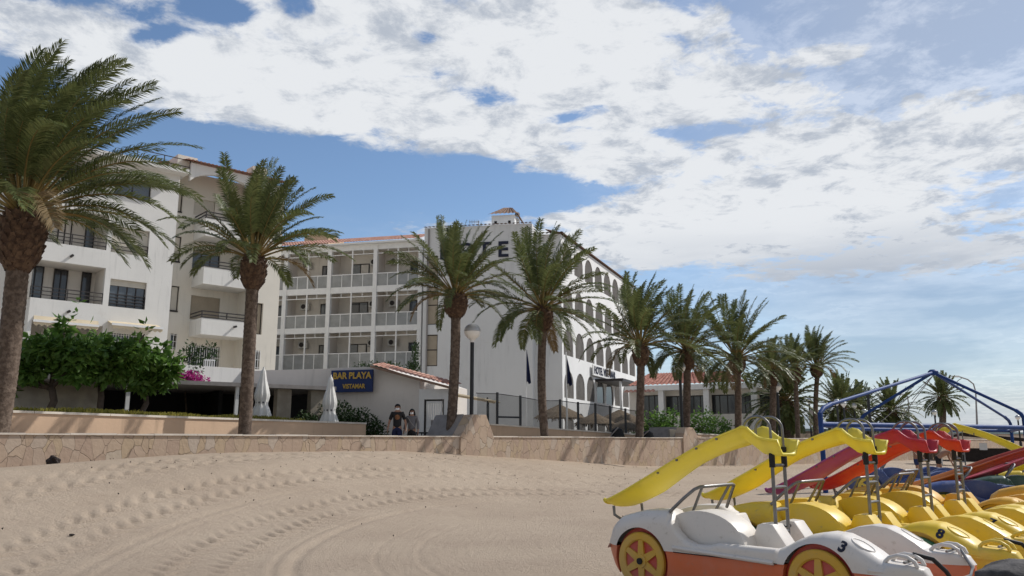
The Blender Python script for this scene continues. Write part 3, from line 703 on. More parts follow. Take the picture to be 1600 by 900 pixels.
# gable
HG = Frame(W2(656.5, 58), W2(833, 56.6)); F = HG
ZG = F.q(700, 355)[1]; G1 = F.L
hg = [tuple(rect2) for rect2 in []]
def rectf(fr, tl, br, off=0.):
    a = fr.q(*tl, off); b = fr.q(*br, off); return (a[0], b[0], b[1], a[1])
hs = [rectf(F, (667, 400), (684, 439)), rectf(F, (667, 448), (684, 507)), rectf(F, (666, 523), (683, 572))]
mb = MB(); wall_mb(mb, 0, G1, PROM, ZG, hs, 0, .22)
mb.quad((G1, 0, PROM), (G1, 14, PROM), (G1, 14, ZG), (G1, 0, ZG)); mb.quad((0, 0, PROM), (0, 0, ZG), (0, 4, ZG), (0, 4, PROM)); mb.quad((0, 0, ZG), (G1, 0, ZG), (G1, 14, ZG), (0, 14, ZG))
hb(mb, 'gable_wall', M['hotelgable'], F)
for rc in hs:
    a, b, c, d = rc; mb = MB(); t = .07
    for z in (c, (c + d) / 2, d - t): mb.box(a, b, .1, .16, z, z + t)
    for x in (a, b - t): mb.box(x, x + t, .098, .162, c, d)
    o = hb(mb, 'stair_window', M['frame'], F); mb = MB(); mb.box(a, b, .12, .14, c, d); hb(mb, 'pane', M['shutterbrown'], F, o)
mb = MB(); tile_roof(mb, (-.05, -.14, ZG + .02), (G1 + .05, -.14, ZG + .02), (G1 + .05, .7, ZG + .22), (-.05, .7, ZG + .22), .30, .6, .05); hb(mb, 'gable_roof', M['terrdark'], F)
mb = MB(); mb.tube([(.35, -.07, PROM), (.35, -.07, ZG - .1)], .06, 8); hb(mb, 'drainpipe', M['bin'], F, None, True)
# lower shoulder between gable and arcade
c880 = W2(880, 57.2)
HS = Frame(W2(833, 57.6), c880); F = HS; ZS = F.q(860, 366)[1]
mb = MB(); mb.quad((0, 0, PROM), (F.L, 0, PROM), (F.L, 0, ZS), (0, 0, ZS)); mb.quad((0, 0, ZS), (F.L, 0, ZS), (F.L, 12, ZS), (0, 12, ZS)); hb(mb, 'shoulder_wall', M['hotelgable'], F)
mb = MB(); tile_roof(mb, (0, -.3, ZS + .02), (F.L + .25, -.3, ZS + .02), (F.L + .25, .6, ZS + .2), (0, .6, ZS + .2), .30, .6, .07); hb(mb, 'shoulder_roof', M['terrdark'], F)
# arcaded wing
HA = Frame(c880, W2(986, 75.5)); F = HA; LA = F.L + 3.2
cols = []
for a, b in ((881.5, 895.5), (898.3, 911.7), (915.5, 928.5), (931.5, 943.3), (946, 957.4), (959.7, 970), (972.2, 981.8), (984.2, 992)):
    cols.append((F.q(a, 600)[0], F.q(b, 600)[0]))
cw = np.mean([b - a for a, b in cols[:6]]); st = (cols[-1][0] - cols[0][0]) / 7
cols = [(cols[0][0] + st * i, cols[0][0] + st * i + cw) for i in range(8)]
LA = cols[-1][1] + .5
zrow = [F.q(888, y)[1] for y in (688, 622, 556, 490, 424)]; sth = zrow[1] - zrow[0]
hgt = F.q(888, 514)[1] - F.q(888, 556)[1]
ZA = F.q(876, 366)[1]
mb = MB()
mb.quad((0, 0, PROM - .3), (LA, 0, PROM - .3), (LA, 0, zrow[0]), (0, 0, zrow[0]))
for ri, zf in enumerate(zrow):
    ztop = zrow[ri + 1] if ri < 4 else ZA
    xprev = 0
    for (a, b) in cols:
        mb.quad((xprev, 0, zf), (a, 0, zf), (a, 0, ztop), (xprev, 0, ztop)); xprev = b
        r_ = (b - a) / 2; zs = zf + hgt - r_; N = 10
        arc = [(a + r_ - r_ * math.cos(math.pi * i / N), zs + r_ * math.sin(math.pi * i / N)) for i in range(N + 1)]
        for (x0, z0), (x1, z1) in zip(arc, arc[1:]):
            mb.quad((x0, 0, z0), (x1, 0, z1), (x1, 0, ztop), (x0, 0, ztop)); mb.quad((x0, 0, z0), (x0, .45, z0), (x1, .45, z1), (x1, 0, z1))
        mb.quad((a, 0, zf), (a, .45, zf), (a, .45, zs), (a, 0, zs)); mb.quad((b, 0, zf), (b, 0, zs), (b, .45, zs), (b, .45, zf)); mb.quad((a, 0, zf), (b, 0, zf), (b, .45, zf), (a, .45, zf))
    mb.quad((xprev, 0, zf), (LA, 0, zf), (LA, 0, ztop), (xprev, 0, ztop))
mb.quad((LA, 0, PROM), (LA, 8, PROM), (LA, 8, ZA), (LA, 0, ZA)); mb.quad((0, .0, ZA), (LA, .0, ZA), (LA, 8, ZA), (0, 8, ZA))
hb(mb, 'arcade_wall', M['hotelwhite'], F)
for ri, zf in enumerate(zrow):
    for ci, (a, b) in enumerate(cols):
        mb = MB(); y = .07; dk = (ri == 1 and ci in (3, 4))
        r_ = (b - a) / 2; zs = zf + hgt - r_; N = 10
        arc = [(a + r_ + r_ * math.cos(math.pi * i / N), y, zs + r_ * math.sin(math.pi * i / N)) for i in range(N + 1)]
        mb.prism([(a, y, zf), (b, y, zf)] + arc, (0, .03, 0))
        if not dk:
            k = 7
            for i in range(k): x = a + (b - a) * (i + .5) / k; zz = zs + math.sqrt(max(0, r_ ** 2 - (x - a - r_) ** 2)); mb.box(x - .06, x + .06, y - .03, y - .004, zf, zz - .02)
        hb(mb, 'arch_shutter' if not dk else 'arch_window', M['glassdark'] if dk else M['louvre'], F)
mb = MB(); tile_roof(mb, (-.2, -.22, ZA + .02), (LA + .2, -.22, ZA + .02), (LA + .2, 1.2, ZA + .45), (-.2, 1.2, ZA + .45), .30, .6, .07); hb(mb, 'arcade_roof', M['terrdark'], F)
# entrance canopy
cx0, zc_ = F.q(931, 594); cx1 = F.q(962, 600)[0]
mb = MB(); mb.box(cx0 - .2, cx1 + .3, -2.3, .0, zc_ - .12, zc_ + .08); hb(mb, 'entrance_canopy', M['frame'], F)
mb = MB(); mb.box(cx0, cx0 + .16, -2.1, -1.94, PROM, zc_ - .13); mb.box(cx1, cx1 + .16, -2.1, -1.94, PROM, zc_ - .13); hb(mb, 'canopy_post', M['metalwhite'], F)
# roof tower
F = HG; tx0 = F.q(768, 345, 3)[0]; tx1 = F.q(804, 345, 3)[0]; tz = F.q(768, 337, 3)[1]
mb = MB(); mb.box(tx0, tx1, 3, 7, ZG, tz); hb(mb, 'roof_tower', M['hotelwhite'], F)
for px in (774.5, 796): 
    x_ = F.q(px, 345, 3)[0]; mb = MB(); mb.box(x_ - .1, x_ + .1, 2.97, 3.02, ZG + .92, ZG + 1.14); hb(mb, 'tower_window', M['dark'], F)
mb = MB(); mid = (tx0 + tx1) / 2
tile_roof(mb, (tx0 - .25, 2.7, tz), (tx1 + .25, 2.7, tz), (mid + .3, 5, tz + 1.15), (mid - .3, 5, tz + 1.15), .3, .5, .06)
tile_roof(mb, (tx1 + .25, 2.7, tz), (tx1 + .25, 7.3, tz), (mid + .3, 5.05, tz + 1.15), (mid + .3, 5, tz + 1.15), .3, .5, .06); hb(mb, 'tower_roof', M['terrdark'], F)
o1 = F.w(F.q(808, 340, 4)[0], 4, ZG)
ant = thing('satellite_antenna', 'thin pole with two small dishes on the hotel roof beside the tower', 'antenna', o1)
MB().tube([(0, 0, 0), (0, 0, 2.0)], .035).build('pole', M['bin'], ant)
for z in (1.35, 1.85): MB().lathe([(.02, 0), (.16, -.03), (.20, -.10)], 14, (.02, -.06, z), 'y').build('dish', M['ac'], ant, True)
o1 = F.w(F.q(748, 350, 3)[0], 3, ZG)
ant = thing('roof_antenna', 'spindly television aerial on the hotel roof above the gable palm', 'antenna', o1)
mb = MB(); mb.tube([(0, 0, 0), (0, 0, 1.25)], .03); mb.tube([(-.75, 0, 1.15), (.05, 0, 1.15)], .025)
for i in range(6): mb.tube([(-.72 + i * .13, 0, .98), (-.72 + i * .13, 0, 1.32)], .012, 5)
mb.build('aerial', M['bin'], ant)
# hotel letters on the gable
sg = thing('hotel_sign', 'large dark capital letters HOTEL across the top of the hotel gable', 'sign', F.w(F.q(757, 392)[0], -.02, F.q(757, 392)[1]), F.rz)
for ch, px in zip('HOTEL', (699, 728, 757, 786, 814.5)):
    x_ = F.q(px, 392)[0] - F.q(757, 392)[0]
    text_obj('letter', ch, 1.62, M['navyletter'], sg, Vector((x_, -.03, 0)), UPR, 1.05, .03, .035)
# name sign over the entrance
F = HA; sx, sz = F.q(944.5, 583, -.2)
sg = thing('entrance_sign', 'white board lettered HOTEL VISTAMAR above the hotel entrance canopy', 'sign', F.w(sx, -.25, sz), F.rz)
wd = F.q(962, 583, -.2)[0] - F.q(927.5, 583, -.2)[0]
MB().box(-wd / 2, wd / 2, 0, .1, -.42, .42).build('board', M['hotelwhite'], sg)
text_obj('lettering', 'HOTEL VISTAMAR', .82, M['navyletter'], sg, Vector((0, -.02, 0)), UPR, wd / (14 * .56) * 1.12, .01, .022)

# ------------------------------------------------------------------ bar with terrace
BF = Frame(W2(445, 34.5), W2(690, 32.6)); F = BF
bar = thing('bar_building', 'low whitish beach bar with sloping tiled edge and dark covered terrace', 'bar building', F.o, F.rz)
zpar = F.q(500, 576)[1]; xs_ = F.q(592, 575)[0]; zL = F.q(592, 573)[1]; xe = F.q(656, 600)[0]; ze = F.q(656, 594)[1]; x7 = F.q(703, 604)[0]; z7 = F.q(703, 607)[1]
xleft = F.q(270, 590)[0]
zcan = F.q(480, 606)[1]
mb = MB(); xa = F.q(515, 600)[0]
mb.prism([(xa, 0, PROM), (xe, 0, PROM), (xe, 0, ze), (xs_, 0, zL), (xa, 0, zL)], (0, 6, 0))
mb.box(xleft, xa - .002, .02, 4, zcan, zL - .02)
MB().box(xleft, xa - .003, 3.6, 3.8, PROM, zcan - .002).build('terrace_shade_wall', M['dark'], bar)  # black wall added as painted shade at the back of the terrace
mb.build('wall', M['barwall'], bar)
# gate bay wall: opening with bars
gx0, gx1 = F.q(663, 650)[0], F.q(694, 650)[0]; gz = F.q(670, 624)[1]
mb = MB(); wall_mb(mb, xe + .002, x7, PROM, F.q(678, 606)[1] - .05, [(gx0, gx1, PROM, gz)], -.05, .3); mb.quad((xe, -.05, PROM), (xe, -.05, ze - .1), (xe, .0, ze - .1), (xe, .0, PROM)); mb.quad((x7, -.05, PROM), (x7, .6, PROM), (x7, .6, z7), (x7, -.05, z7))
mb.build('gate_wall', M['hotelwhite'], bar)
mb = MB(); tile_roof(mb, (xs_ - .2, -.45, zL + .05), (x7 + .25, -.45, z7 + .05), (x7 + .25, .75, z7 + .24), (xs_ - .2, .75, zL + .24), .2, .4, .03); mb.build('roof', M['terr'], bar)
mb = MB(); mb.prism([(xs_ - .2, -.42, zL - .06), (x7 + .2, -.42, z7 - .06), (x7 + .2, -.42, z7 + .03), (xs_ - .2, -.42, zL + .03)], (0, .4, 0)); mb.build('eave', M['terrdark'], bar)
# terrace canopy (flat roof) with posts, inner walls painted near-black for the shade inside
C0 = W2(190, 27.2); C1 = W2(522, 31.6); CF = Frame(C0, C1)
ter = thing('terrace_canopy', 'long flat dark-edged canopy on thin posts over the bar terrace behind the planter wall', 'canopy', CF.o, CF.rz)
zc0 = CF.q(300, 601)[1]
mb = MB(); mb.box(-2.5, CF.L, 0, 6, zc0, zc0 + .14); mb.build('roof_slab', M['bin'], ter)
mb = MB(); mb.box(-2.5, CF.L, 5.2, 5.4, PROM, zc0 - .002); mb.box(-2.55, -2.4, .8, 5.2, PROM, zc0 - .002); mb.box(3.8, 3.95, 2.6, 5.19, PROM, zc0 - .002); mb.build('inner_shade_wall', M['dark'], ter)
for px in (201, 372): x_ = CF.q(px, 620)[0]; MB().box(x_ - .06, x_ + .06, .1, .22, PROM, zc0 - .001).build('post', M['metalwhite'], ter)
for px, wd_ in ((444, .55), (502, .85)):
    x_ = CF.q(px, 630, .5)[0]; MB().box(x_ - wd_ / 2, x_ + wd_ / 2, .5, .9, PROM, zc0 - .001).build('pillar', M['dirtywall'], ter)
# weathered wall left of the canopy
WF = Frame(W2(-60, 23.0), W2(150, 26.0))
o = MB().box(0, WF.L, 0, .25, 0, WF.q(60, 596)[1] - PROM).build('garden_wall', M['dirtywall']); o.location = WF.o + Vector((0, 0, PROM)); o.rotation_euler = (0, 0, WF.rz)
tag(o, 'weathered grey-brown wall behind the trunk of the leafy tree', 'wall')
# terrace parapet with bougainvillea above
TF = Frame(W2(262, 33), W2(432, 36.5)); 
o = MB().box(0, TF.L, 0, .3, 0, TF.q(380, 576)[1] - PROM).build('terrace_wall', M['white']); o.location = TF.o + Vector((0, 0, PROM)); o.rotation_euler = (0, 0, TF.rz)
tag(o, 'plain white terrace wall below the apartment balconies, right of the magenta flowers', 'wall')
# bar sign
F = BF; sx, sz = F.q(547.5, 595, -.4)
sg = thing('bar_sign', 'blue signboard with yellow BAR PLAYA VISTAMAR lettering on the bar wall', 'sign', F.w(sx, -.3, sz), F.rz)
wd = F.q(580, 595, -.3)[0] - F.q(515, 595, -.3)[0]; ht = F.q(547, 578, -.3)[1] - F.q(547, 612.5, -.3)[1]
MB().box(-wd / 2, wd / 2, 0, .1, -ht / 2, ht / 2).build('board', M['navy'], sg, bevel=.008)
text_obj('headline', 'BAR PLAYA', .37, M['ochre'], sg, Vector((0.02, -.02, .21)), UPR, .93, .008, .012)
text_obj('name_line', 'VISTAMAR', .26, M['ochre'], sg, Vector((.12, -.02, -.23)), UPR, .84, .006, .007)
# white barred gate
gt = thing('entrance_gate', 'white barred metal gate in the white wall right of the couple', 'gate', F.w((gx0 + gx1) / 2, .02, PROM), F.rz)
gw = (gx1 - gx0) / 2; mb = MB()
for i in range(9): x_ = -gw + .12 + (2 * gw - .24) * i / 8; mb.box(x_ - .027, x_ + .027, -.02, .02, .05, gz - PROM - .06)
mb.build('bars', M['metalwhite'], gt)
mb = MB()
for z in (.06, 1.02, gz - PROM - .12): mb.box(-gw + .1, gw - .1, -.035, .035, z - .04, z + .06)
mb.build('crossbar', M['metalwhite'], gt); MB().box(-.12, .06, -.06, -.036, 1.1, 1.3).build('lock_box', M['bin'], gt)
mb = MB(); mb.box(-gw, -gw + .06, -.05, .05, 0, gz - PROM - .01); mb.box(gw - .06, gw, -.05, .05, 0, gz - PROM - .01); mb.box(-gw + .1, gw - .1, -.05, .05, gz - PROM - .07, gz - PROM - .01); mb.build('gate_frame', M['frame'], gt)

# ------------------------------------------------------------------ restaurant
RF = Frame(W2(985, 62), W2(1216, 57)); F = RF
res = thing('restaurant_building', 'long low restaurant with red tiled roof and dark windows behind the palms', 'restaurant', F.o, F.rz)
zt_ = F.q(1110, 601)[1]; zb_ = F.q(1110, 609)[1]; zw = F.q(1110, 617)[1]; zs = F.q(1110, 647)[1]
mb = MB(); mb.box(0, F.L, -1.0, 8, zb_, zt_); mb.build('fascia', M['metalwhite'], res)
wx = [F.q(px, 630)[0] for px in (1040, 1063, 1077, 1104, 1112, 1148.5, 1157, 1178, 1187, 1212)]
hs = [(wx[0], wx[1] + .2, zs, zw), (wx[2] - .2, wx[3], zs, zw), (wx[4], wx[5], zs, zw), (wx[6], wx[7], zs, zw), (wx[8], wx[9], zs, zw), (F.q(1004, 630)[0], F.q(1031, 630)[0], PROM + .2, zw + .1)]
mb = MB(); wall_mb(mb, 0, F.L, PROM, zb_ - .002, hs, 0, .25); mb.box(0, F.L, 7, 7.2, PROM, zb_ - .003); mb.quad((F.L, 0, PROM), (F.L, 7, PROM), (F.L, 7, zb_), (F.L, 0, zb_)); mb.build('wall', M['beige'], res)
for px in (1038, 1108, 1182): x_ = F.q(px, 630)[0]; MB().box(x_ - .2, x_ + .2, -.85, -.4, PROM, zb_ - .004).build('column', M['metalwhite'], res)
for a, b, c, d in hs:
    mb = MB(); n = 3
    for i in range(n + 1): x_ = a + (b - a) * i / n; mb.box(x_ - .03, x_ + .03, .15, .2, c, d)
    mb.box(a, b, .148, .202, d - .08, d); o = mb.build('window', M['frame'], res); MB().box(a, b, .18, .19, c, d).build('pane', M['glassdark'], o)
mb = MB(); xr0, xr1 = 0, F.q(1108, 600)[0]; xr2 = F.q(1172, 600)[0]; rz_ = F.q(1070, 585)[1]
tile_roof(mb, (xr0, -.6, zt_ + .03), (xr2, -.6, zt_ + .03), (xr1, 5, rz_ + .55), (xr0, 5, rz_ + .55), .34, .5, .08); mb.build('roof', mat('restaurant_tile', (.27, .10, .07), .85, .2, 3, col2=(.42, .20, .15), f2=(.4, .65)), res)
mb = MB(); x_ = F.q(1030, 610)[0]; tile_roof(mb, (0, -1.2, zb_ - .15), (x_, -1.2, zb_ - .15), (x_, -.9, zb_ + .1), (0, -.9, zb_ + .1), .34, .3, .08); mb.build('porch_tiles', M['terr'], res)
# ------------------------------------------------------------------ palms
def palm_crown(seed, nf, L, wind, lo=-30, K=40, lw=.035, hi=86, dense=1.):
    rg = random.Random(seed); lf = MB(); ra = MB(); dead = MB()
    for i in range(nf):
        q = (i + .5) / nf; phi = i * 2.39996 + rg.uniform(-.25, .25)
        e0 = R(hi - (hi - lo) * q ** .95 + rg.uniform(-7, 7)); Lf = L * rg.uniform(.86, 1.06) * (1 - .22 * (q > .85))
        d = Vector((math.cos(phi) * math.cos(e0), math.sin(phi) * math.cos(e0), math.sin(e0)))
        N = 13; p = Vector((math.cos(phi) * (.05 + .10 * q), math.sin(phi) * (.05 + .10 * q), .10 - q * .14)); pts = [p.copy()]; ds = [d.copy()]
        g_ = rg.uniform(.7, 1.25) * (.020 + .095 * q ** 1.3); 
        for k in range(N):
            t = k / N
            d = (d + Vector((0, 0, -1)) * g_ * (.35 + 1.7 * t) + Vector((1, .12, .05)) * wind * (.25 + 1.2 * t) * .10 * (1.3 if d.x < .3 else .7)).normalized()
            p = p + d * Lf / N; pts.append(p.copy()); ds.append(d.copy())
        ra.tube(pts[:10], [.034 - .0028 * j for j in range(10)], 5, False)
        isd = q > .985
        tgt = dead if isd else lf; tw = rg.uniform(-.5, .5)
        for j in range(K):
            t = .25 + .75 * (j + rg.random() * .6) / K; x = t * N; a = min(int(x), N - 1); fr = x - a
            c = pts[a].lerp(pts[a + 1], fr); dd = ds[a].lerp(ds[a + 1], fr).normalized()
            sd = dd.cross(Vector((0, 0, 1))); sd = sd.normalized() if sd.length > .15 else dd.cross(Vector((math.sin(phi), -math.cos(phi), .2))).normalized()
            up = sd.cross(dd).normalized(); cs, sn = math.cos(tw * t), math.sin(tw * t); sd, up = sd * cs + up * sn, up * cs - sd * sn
            ll = L * .132 * (max(.05, math.sin(math.pi * (.02 + .90 * t))) ** .7) * rg.uniform(.85, 1.15)
            fw = .45 + .75 * t
            for s_ in (-1, 1):
                v = (sd * s_ + dd * fw + up * rg.uniform(.05, .45)).normalized()
                v2 = (v + Vector((0, 0, -.52)) + Vector((wind * .30, 0, 0))).normalized()
                wv = v.cross(up).normalized() * lw * .5 + Vector((0, 0, rg.uniform(-.3, .3) * lw))
                m_ = c + v * ll * .5; e_ = m_ + v2 * ll * .5
                tgt.add([c - wv * .6, c + wv * .6, m_ + wv, e_, m_ - wv], [(0, 1, 2, 4), (4, 2, 3)])
    return lf, ra, dead
def palm(base, neck, D, crownkey, sc, tr, br, bh, label, name='palm_tree', rot=0., group='palms along the promenade wall', z0=None, ctrl=.0, K2=None, bulbn=90):
    b = P(*base, D); n_ = P(*neck, D); 
    if z0 is not None: b.z = z0
    r = thing(name, label, 'palm tree', (b.x, b.y, b.z), 0, group)
    v = n_ - b; H = v.z - bh; mid = Vector((v.x * .5 + ctrl, 0, H * .5)); top = Vector((v.x * (1 - bh / v.z * .3), 0, H))
    rg = random.Random(int(base[0]) + 5); mb = MB(); N = 70; nseg = 22; vs = []
    for i in range(N):
        t = i / (N - 1); c = (Vector((0, 0, 0)) * (1 - t) ** 2 + mid * 2 * t * (1 - t) + top * t * t)
        rr = tr * (1.0 - .04 * t + .28 * max(0, .06 - t) / .06)
        for j in range(nseg):
            a = 2 * math.pi * j / nseg; k = ((i * .5 + (j % 2) * .5) % 1.0)
            q = rr * (1 + .085 * (k - .5) + rg.uniform(-.03, .03)); vs.append((c.x + q * math.cos(a), c.y + q * math.sin(a), c.z))
    mb.add(vs, [(i * nseg + j, i * nseg + (j + 1) % nseg, (i + 1) * nseg + (j + 1) % nseg, (i + 1) * nseg + j) for i in range(N - 1) for j in range(nseg)])
    mb.build('trunk', M['trunk'], r, smooth='all')
    mb = MB(); pr = [(tr * .82, -.12), (tr * .95, 0), (br * .88, bh * .20), (br * 1.04, bh * .45), (br * 1.06, bh * .75), (br * .80, bh * .98), (br * .35, bh * 1.18)]
    mb.lathe(pr, 20, tuple(top))
    zs_ = [p[1] for p in pr]; rs_ = [p[0] for p in pr]
    for i in range(bulbn):
        t = (i + .5) / bulbn; z = bh * 1.08 * t; q = float(np.interp(z, zs_, rs_)); a = i * 2.39996 + rg.uniform(-.1, .1)
        o_ = Vector((math.cos(a), math.sin(a), 0)); s_ = Vector((-math.sin(a), math.cos(a), 0)); c = Vector(top) + o_ * q * .93 + Vector((0, 0, z)); w_ = br * .20
        tip = c + o_ * br * rg.uniform(.13, .24) + Vector((0, 0, br * rg.uniform(.15, .30)))
        mb.add([c - s_ * w_ - Vector((0, 0, w_ * .8)), c + s_ * w_ - Vector((0, 0, w_ * .8)), c + s_ * w_ * .6 + Vector((0, 0, w_)), c - s_ * w_ * .6 + Vector((0, 0, w_)), tip - s_ * w_ * .45, tip + s_ * w_ * .45],
               [(0, 1, 5, 4), (1, 2, 5), (2, 3, 4, 5), (3, 0, 4)])
    mb.build('leaf_boots', M['bulb'], r)
    ctop = top + Vector((0, 0, bh * 1.0))
    for nm, me in CR[crownkey]:
        o = bpy.data.objects.new(nm, me); COL.objects.link(o); o.parent = r; o.location = ctop; o.scale = (sc, sc, sc); o.rotation_euler = (0, 0, rot)
    return r
CR = {}
def mkcrown(key, *a, **k):
    lf, ra, de = palm_crown(*a, **k); L_ = []
    for nm, mb, m in (('fronds', lf, M['frond']), ('frond_stems', ra, M['rachis']), ('dry_fronds', de, M['deadfrond'])):
        if not mb.v: continue
        me = bpy.data.meshes.new(nm); me.from_pydata(mb.v, [], mb.f); me.materials.append(m); me.update(); L_.append((nm, me))
    CR[key] = L_
mkcrown('big', 11, 74, 4.2, .80, lo=14, K=88, lw=.028)
mkcrown('a', 23, 51, 3.2, .30, lo=16, K=68, lw=.032)
mkcrown('b', 37, 52, 3.2, .20, lo=8, K=66, lw=.034)
mkcrown('c', 41, 54, 3.3, .30, lo=-14, K=62, lw=.037)
mkcrown('d', 67, 47, 3.2, .42, lo=4, K=60, lw=.038)
mkcrown('e', 71, 50, 3.3, .22, lo=-16, K=58, lw=.040)
mkcrown('far', 53, 84, 3.1, .10, lo=-55, K=34, lw=.085)
palm((-6, 672), (38, 335), 19.55, 'big', 1.07, .265, .50, 1.45, 'huge wind-swept palm with a thick shaggy neck at the far left edge', z0=PROM, ctrl=.10, bulbn=170)
palm((383, 674), (397, 403), 24.6, 'a', .98, .20, .37, 1.0, 'palm with yellow-brown stems standing before the cream balconies, left of the closed parasols', z0=PROM, bulbn=120)
palm((702, 668), (713, 462), 30.1, 'b', .95, .19, .42, .85, 'palm in front of the HOTEL letters, beside the white gate', z0=PROM, ctrl=.1, rot=.2)
palm((854, 684), (848, 482), 33.4, 'c', 1.06, .18, .40, .95, 'palm with an S-curved trunk and drooping fronds before the arcade, right of the flags', z0=PROM, ctrl=-.25)
palm((998, 686), (1001, 540), 38.2, 'd', 1.10, .195, .38, .95, 'palm standing at the far end of the arcaded white facade', z0=PROM, rot=.25)
palm((1071, 690), (1073, 548), 41.5, 'c', .98, .20, .38, 1.0, 'palm growing behind the second stone pier beside a globe lamp', z0=PROM, rot=-.3)
palm((1153, 690), (1152, 560), 44.8, 'e', 1.12, .19, .42, .8, 'wide-crowned palm rising behind the top of the nearest yellow slide', z0=PROM, rot=-.2)
palm((1206, 690), (1207, 580), 48.5, 'c', .62, .20, .30, .9, 'palm with its small crown half hidden behind a wider palm, next to the restaurant corner', z0=PROM, rot=.4)
palm((1247, 690), (1242, 577), 50.5, 'd', .70, .15, .36, .85, 'slim palm with a ball-like neck, left of the last tall palm', z0=PROM, rot=.5)
palm((1277, 690), (1276, 573), 52.5, 'a', .82, .155, .38, .7, 'last tall slim palm, just left of the blue frame', z0=PROM, ctrl=-.25)
for base, neck, D, s_, lab in (((1212, 690), (1206, 606), 70, .95, 'distant dense palm poking up above the restaurant roof end'),
                              ((1234, 690), (1226, 628), 54, .95, 'dense dark palm with hanging skirt right of the restaurant'),
                              ((1318, 690), (1312, 636), 72, 1.0, 'bushy distant palm above the left corner of the blue frame'),
                              ((1345, 690), (1344, 645), 76, .95, 'bushy distant palm between the blue frame posts'),
                              ((1393, 690), (1392, 643), 78, 1.0, 'bushy distant palm beneath the blue frame arms'),
                              ((1472, 690), (1472, 622), 92, .95, 'lone distant palm with open crown under the blue frame apex')):
    palm(base, neck, D, 'far', s_, .38, .55, 1.0, lab, rot=D, group='distant palms', z0=PROM, bulbn=40)

# ------------------------------------------------------------------ broad-leaved trees, hedges, flowers
def tree(base, D, blobs, n, size, label, seed, cat='tree', name='leafy_tree', z0=PROM, m='leaf', trunk=.14, group=None, stems=6):
    b = P(*base, D); r = thing(name, label, cat, (b.x, b.y, z0), 0, group); rg = random.Random(seed)
    mb = MB(); h0 = min(c[2] for c in blobs) - .2
    if trunk:
        limb(mb, (0, 0, -.05), (.05, 0, max(.5, h0)), trunk, trunk * .75, rg)
        for c in blobs[:stems]: limb(mb, (.05, 0, max(.45, h0) - .05), (c[0], c[1], c[2]), trunk * .5, .02, rg)
        mb.build('trunk', M['bark'], r, smooth='all')
    leaf_cloud(MBc := MB(), blobs, n, size, seed); MBc.build('crown', M[m], r); return r
tree((74, 640), 24.0, [(0, 0, 3.15, 0.85, 0.8, 0.62), (-0.85, 0.1, 2.85, 0.6, 0.7, 0.5), (0.85, -0.1, 3.0, 0.65, 0.7, 0.55), (0.25, 0, 3.8, 0.22, 0.25, 0.45), (-1.3, 0, 2.25, 0.28, 0.35, 0.45), (-0.5, -0.3, 2.45, 0.6, 0.5, 0.3), (0.5, 0.2, 4.45, 0.09, 0.09, 0.38), (0.9, -0.2, 2.45, 0.5, 0.5, 0.28)], 2700, .28, 'leafy tree with a visible brown trunk beside the biggest palm', 3, group='trees in front of the apartments')
tree((150, 640), 25.0, [(0, 0, 3.07, 0.9, 0.8, 0.55), (0.95, 0, 3.12, 0.6, 0.7, 0.55), (-0.7, -0.3, 2.82, 0.55, 0.55, 0.5), (1.3, 0, 3.77, 0.14, 0.2, 0.4), (-0.1, 0, 3.62, 0.28, 0.3, 0.35), (0.3, -0.3, 2.47, 0.7, 0.5, 0.28), (-0.4, 0, 3.92, 0.1, 0.1, 0.35)], 2300, .28, 'leafy tree in the middle of the green row, below the striped awning', 4, group='trees in front of the apartments', trunk=.12)
tree((222, 640), 26.0, [(0, 0, 2.8, 0.85, 0.8, 0.55), (0.75, -0.1, 2.7, 0.45, 0.5, 0.5), (-0.8, -0.3, 2.85, 0.55, 0.6, 0.5), (0.5, 0, 3.45, 0.18, 0.25, 0.3), (-0.35, 0, 3.5, 0.14, 0.2, 0.42), (0.2, -0.2, 2.3, 0.65, 0.5, 0.3), (1.1, 0, 3.1, 0.12, 0.15, 0.25)], 2100, .28, 'leafy tree at the right end of the green row, next to the magenta flowers', 5, group='trees in front of the apartments', trunk=.11)
b = P(292, 592, 32.4)
r = thing('bougainvillea_bush', 'bright magenta bougainvillea bush spilling over the canopy edge', 'bush', (b.x, b.y, PROM)); mb = MB()
leaf_cloud(mb, [(0, 0, b.z - PROM, .62, .5, .36), (.55, -.1, b.z - PROM - .12, .40, .4, .22), (-.35, 0, b.z - PROM - .05, .4, .4, .32)], 1500, .10, 8, aspect=.9); mb.build('blossom', M['bougain'], r)
mb = MB(); leaf_cloud(mb, [(-.2, .2, b.z - PROM - .05, .6, .4, .35), (.2, .25, b.z - PROM + .4, .35, .3, .3)], 260, .14, 9); mb.build('foliage', M['hedge'], r); mb = MB(); limb(mb, (0, .1, 0), (0, .1, b.z - PROM), .06, .03, random.Random(2)); mb.build('stem', M['bark'], r)
tree((545, 660), 31.9, [(-1.05, 0, 1.15, .5, .5, .7), (-.3, 0, 1.25, .8, .6, .75), (.5, 0, 1.1, .75, .6, .6), (1.1, 0, .85, .5, .5, .45), (-.2, 0, .6, 1.2, .5, .5)], 5500, .13, 'dark green rounded shrub behind the planter wall below the blue bar sign', 11, 'shrub', 'shrub', m='hedge', trunk=.05)
tree((478, 655), 30.9, [(0, 0, 1.0, .5, .5, .6)], 1100, .12, 'small dark shrub between the two closed white parasols', 12, 'shrub', 'shrub', m='hedge', trunk=.04)
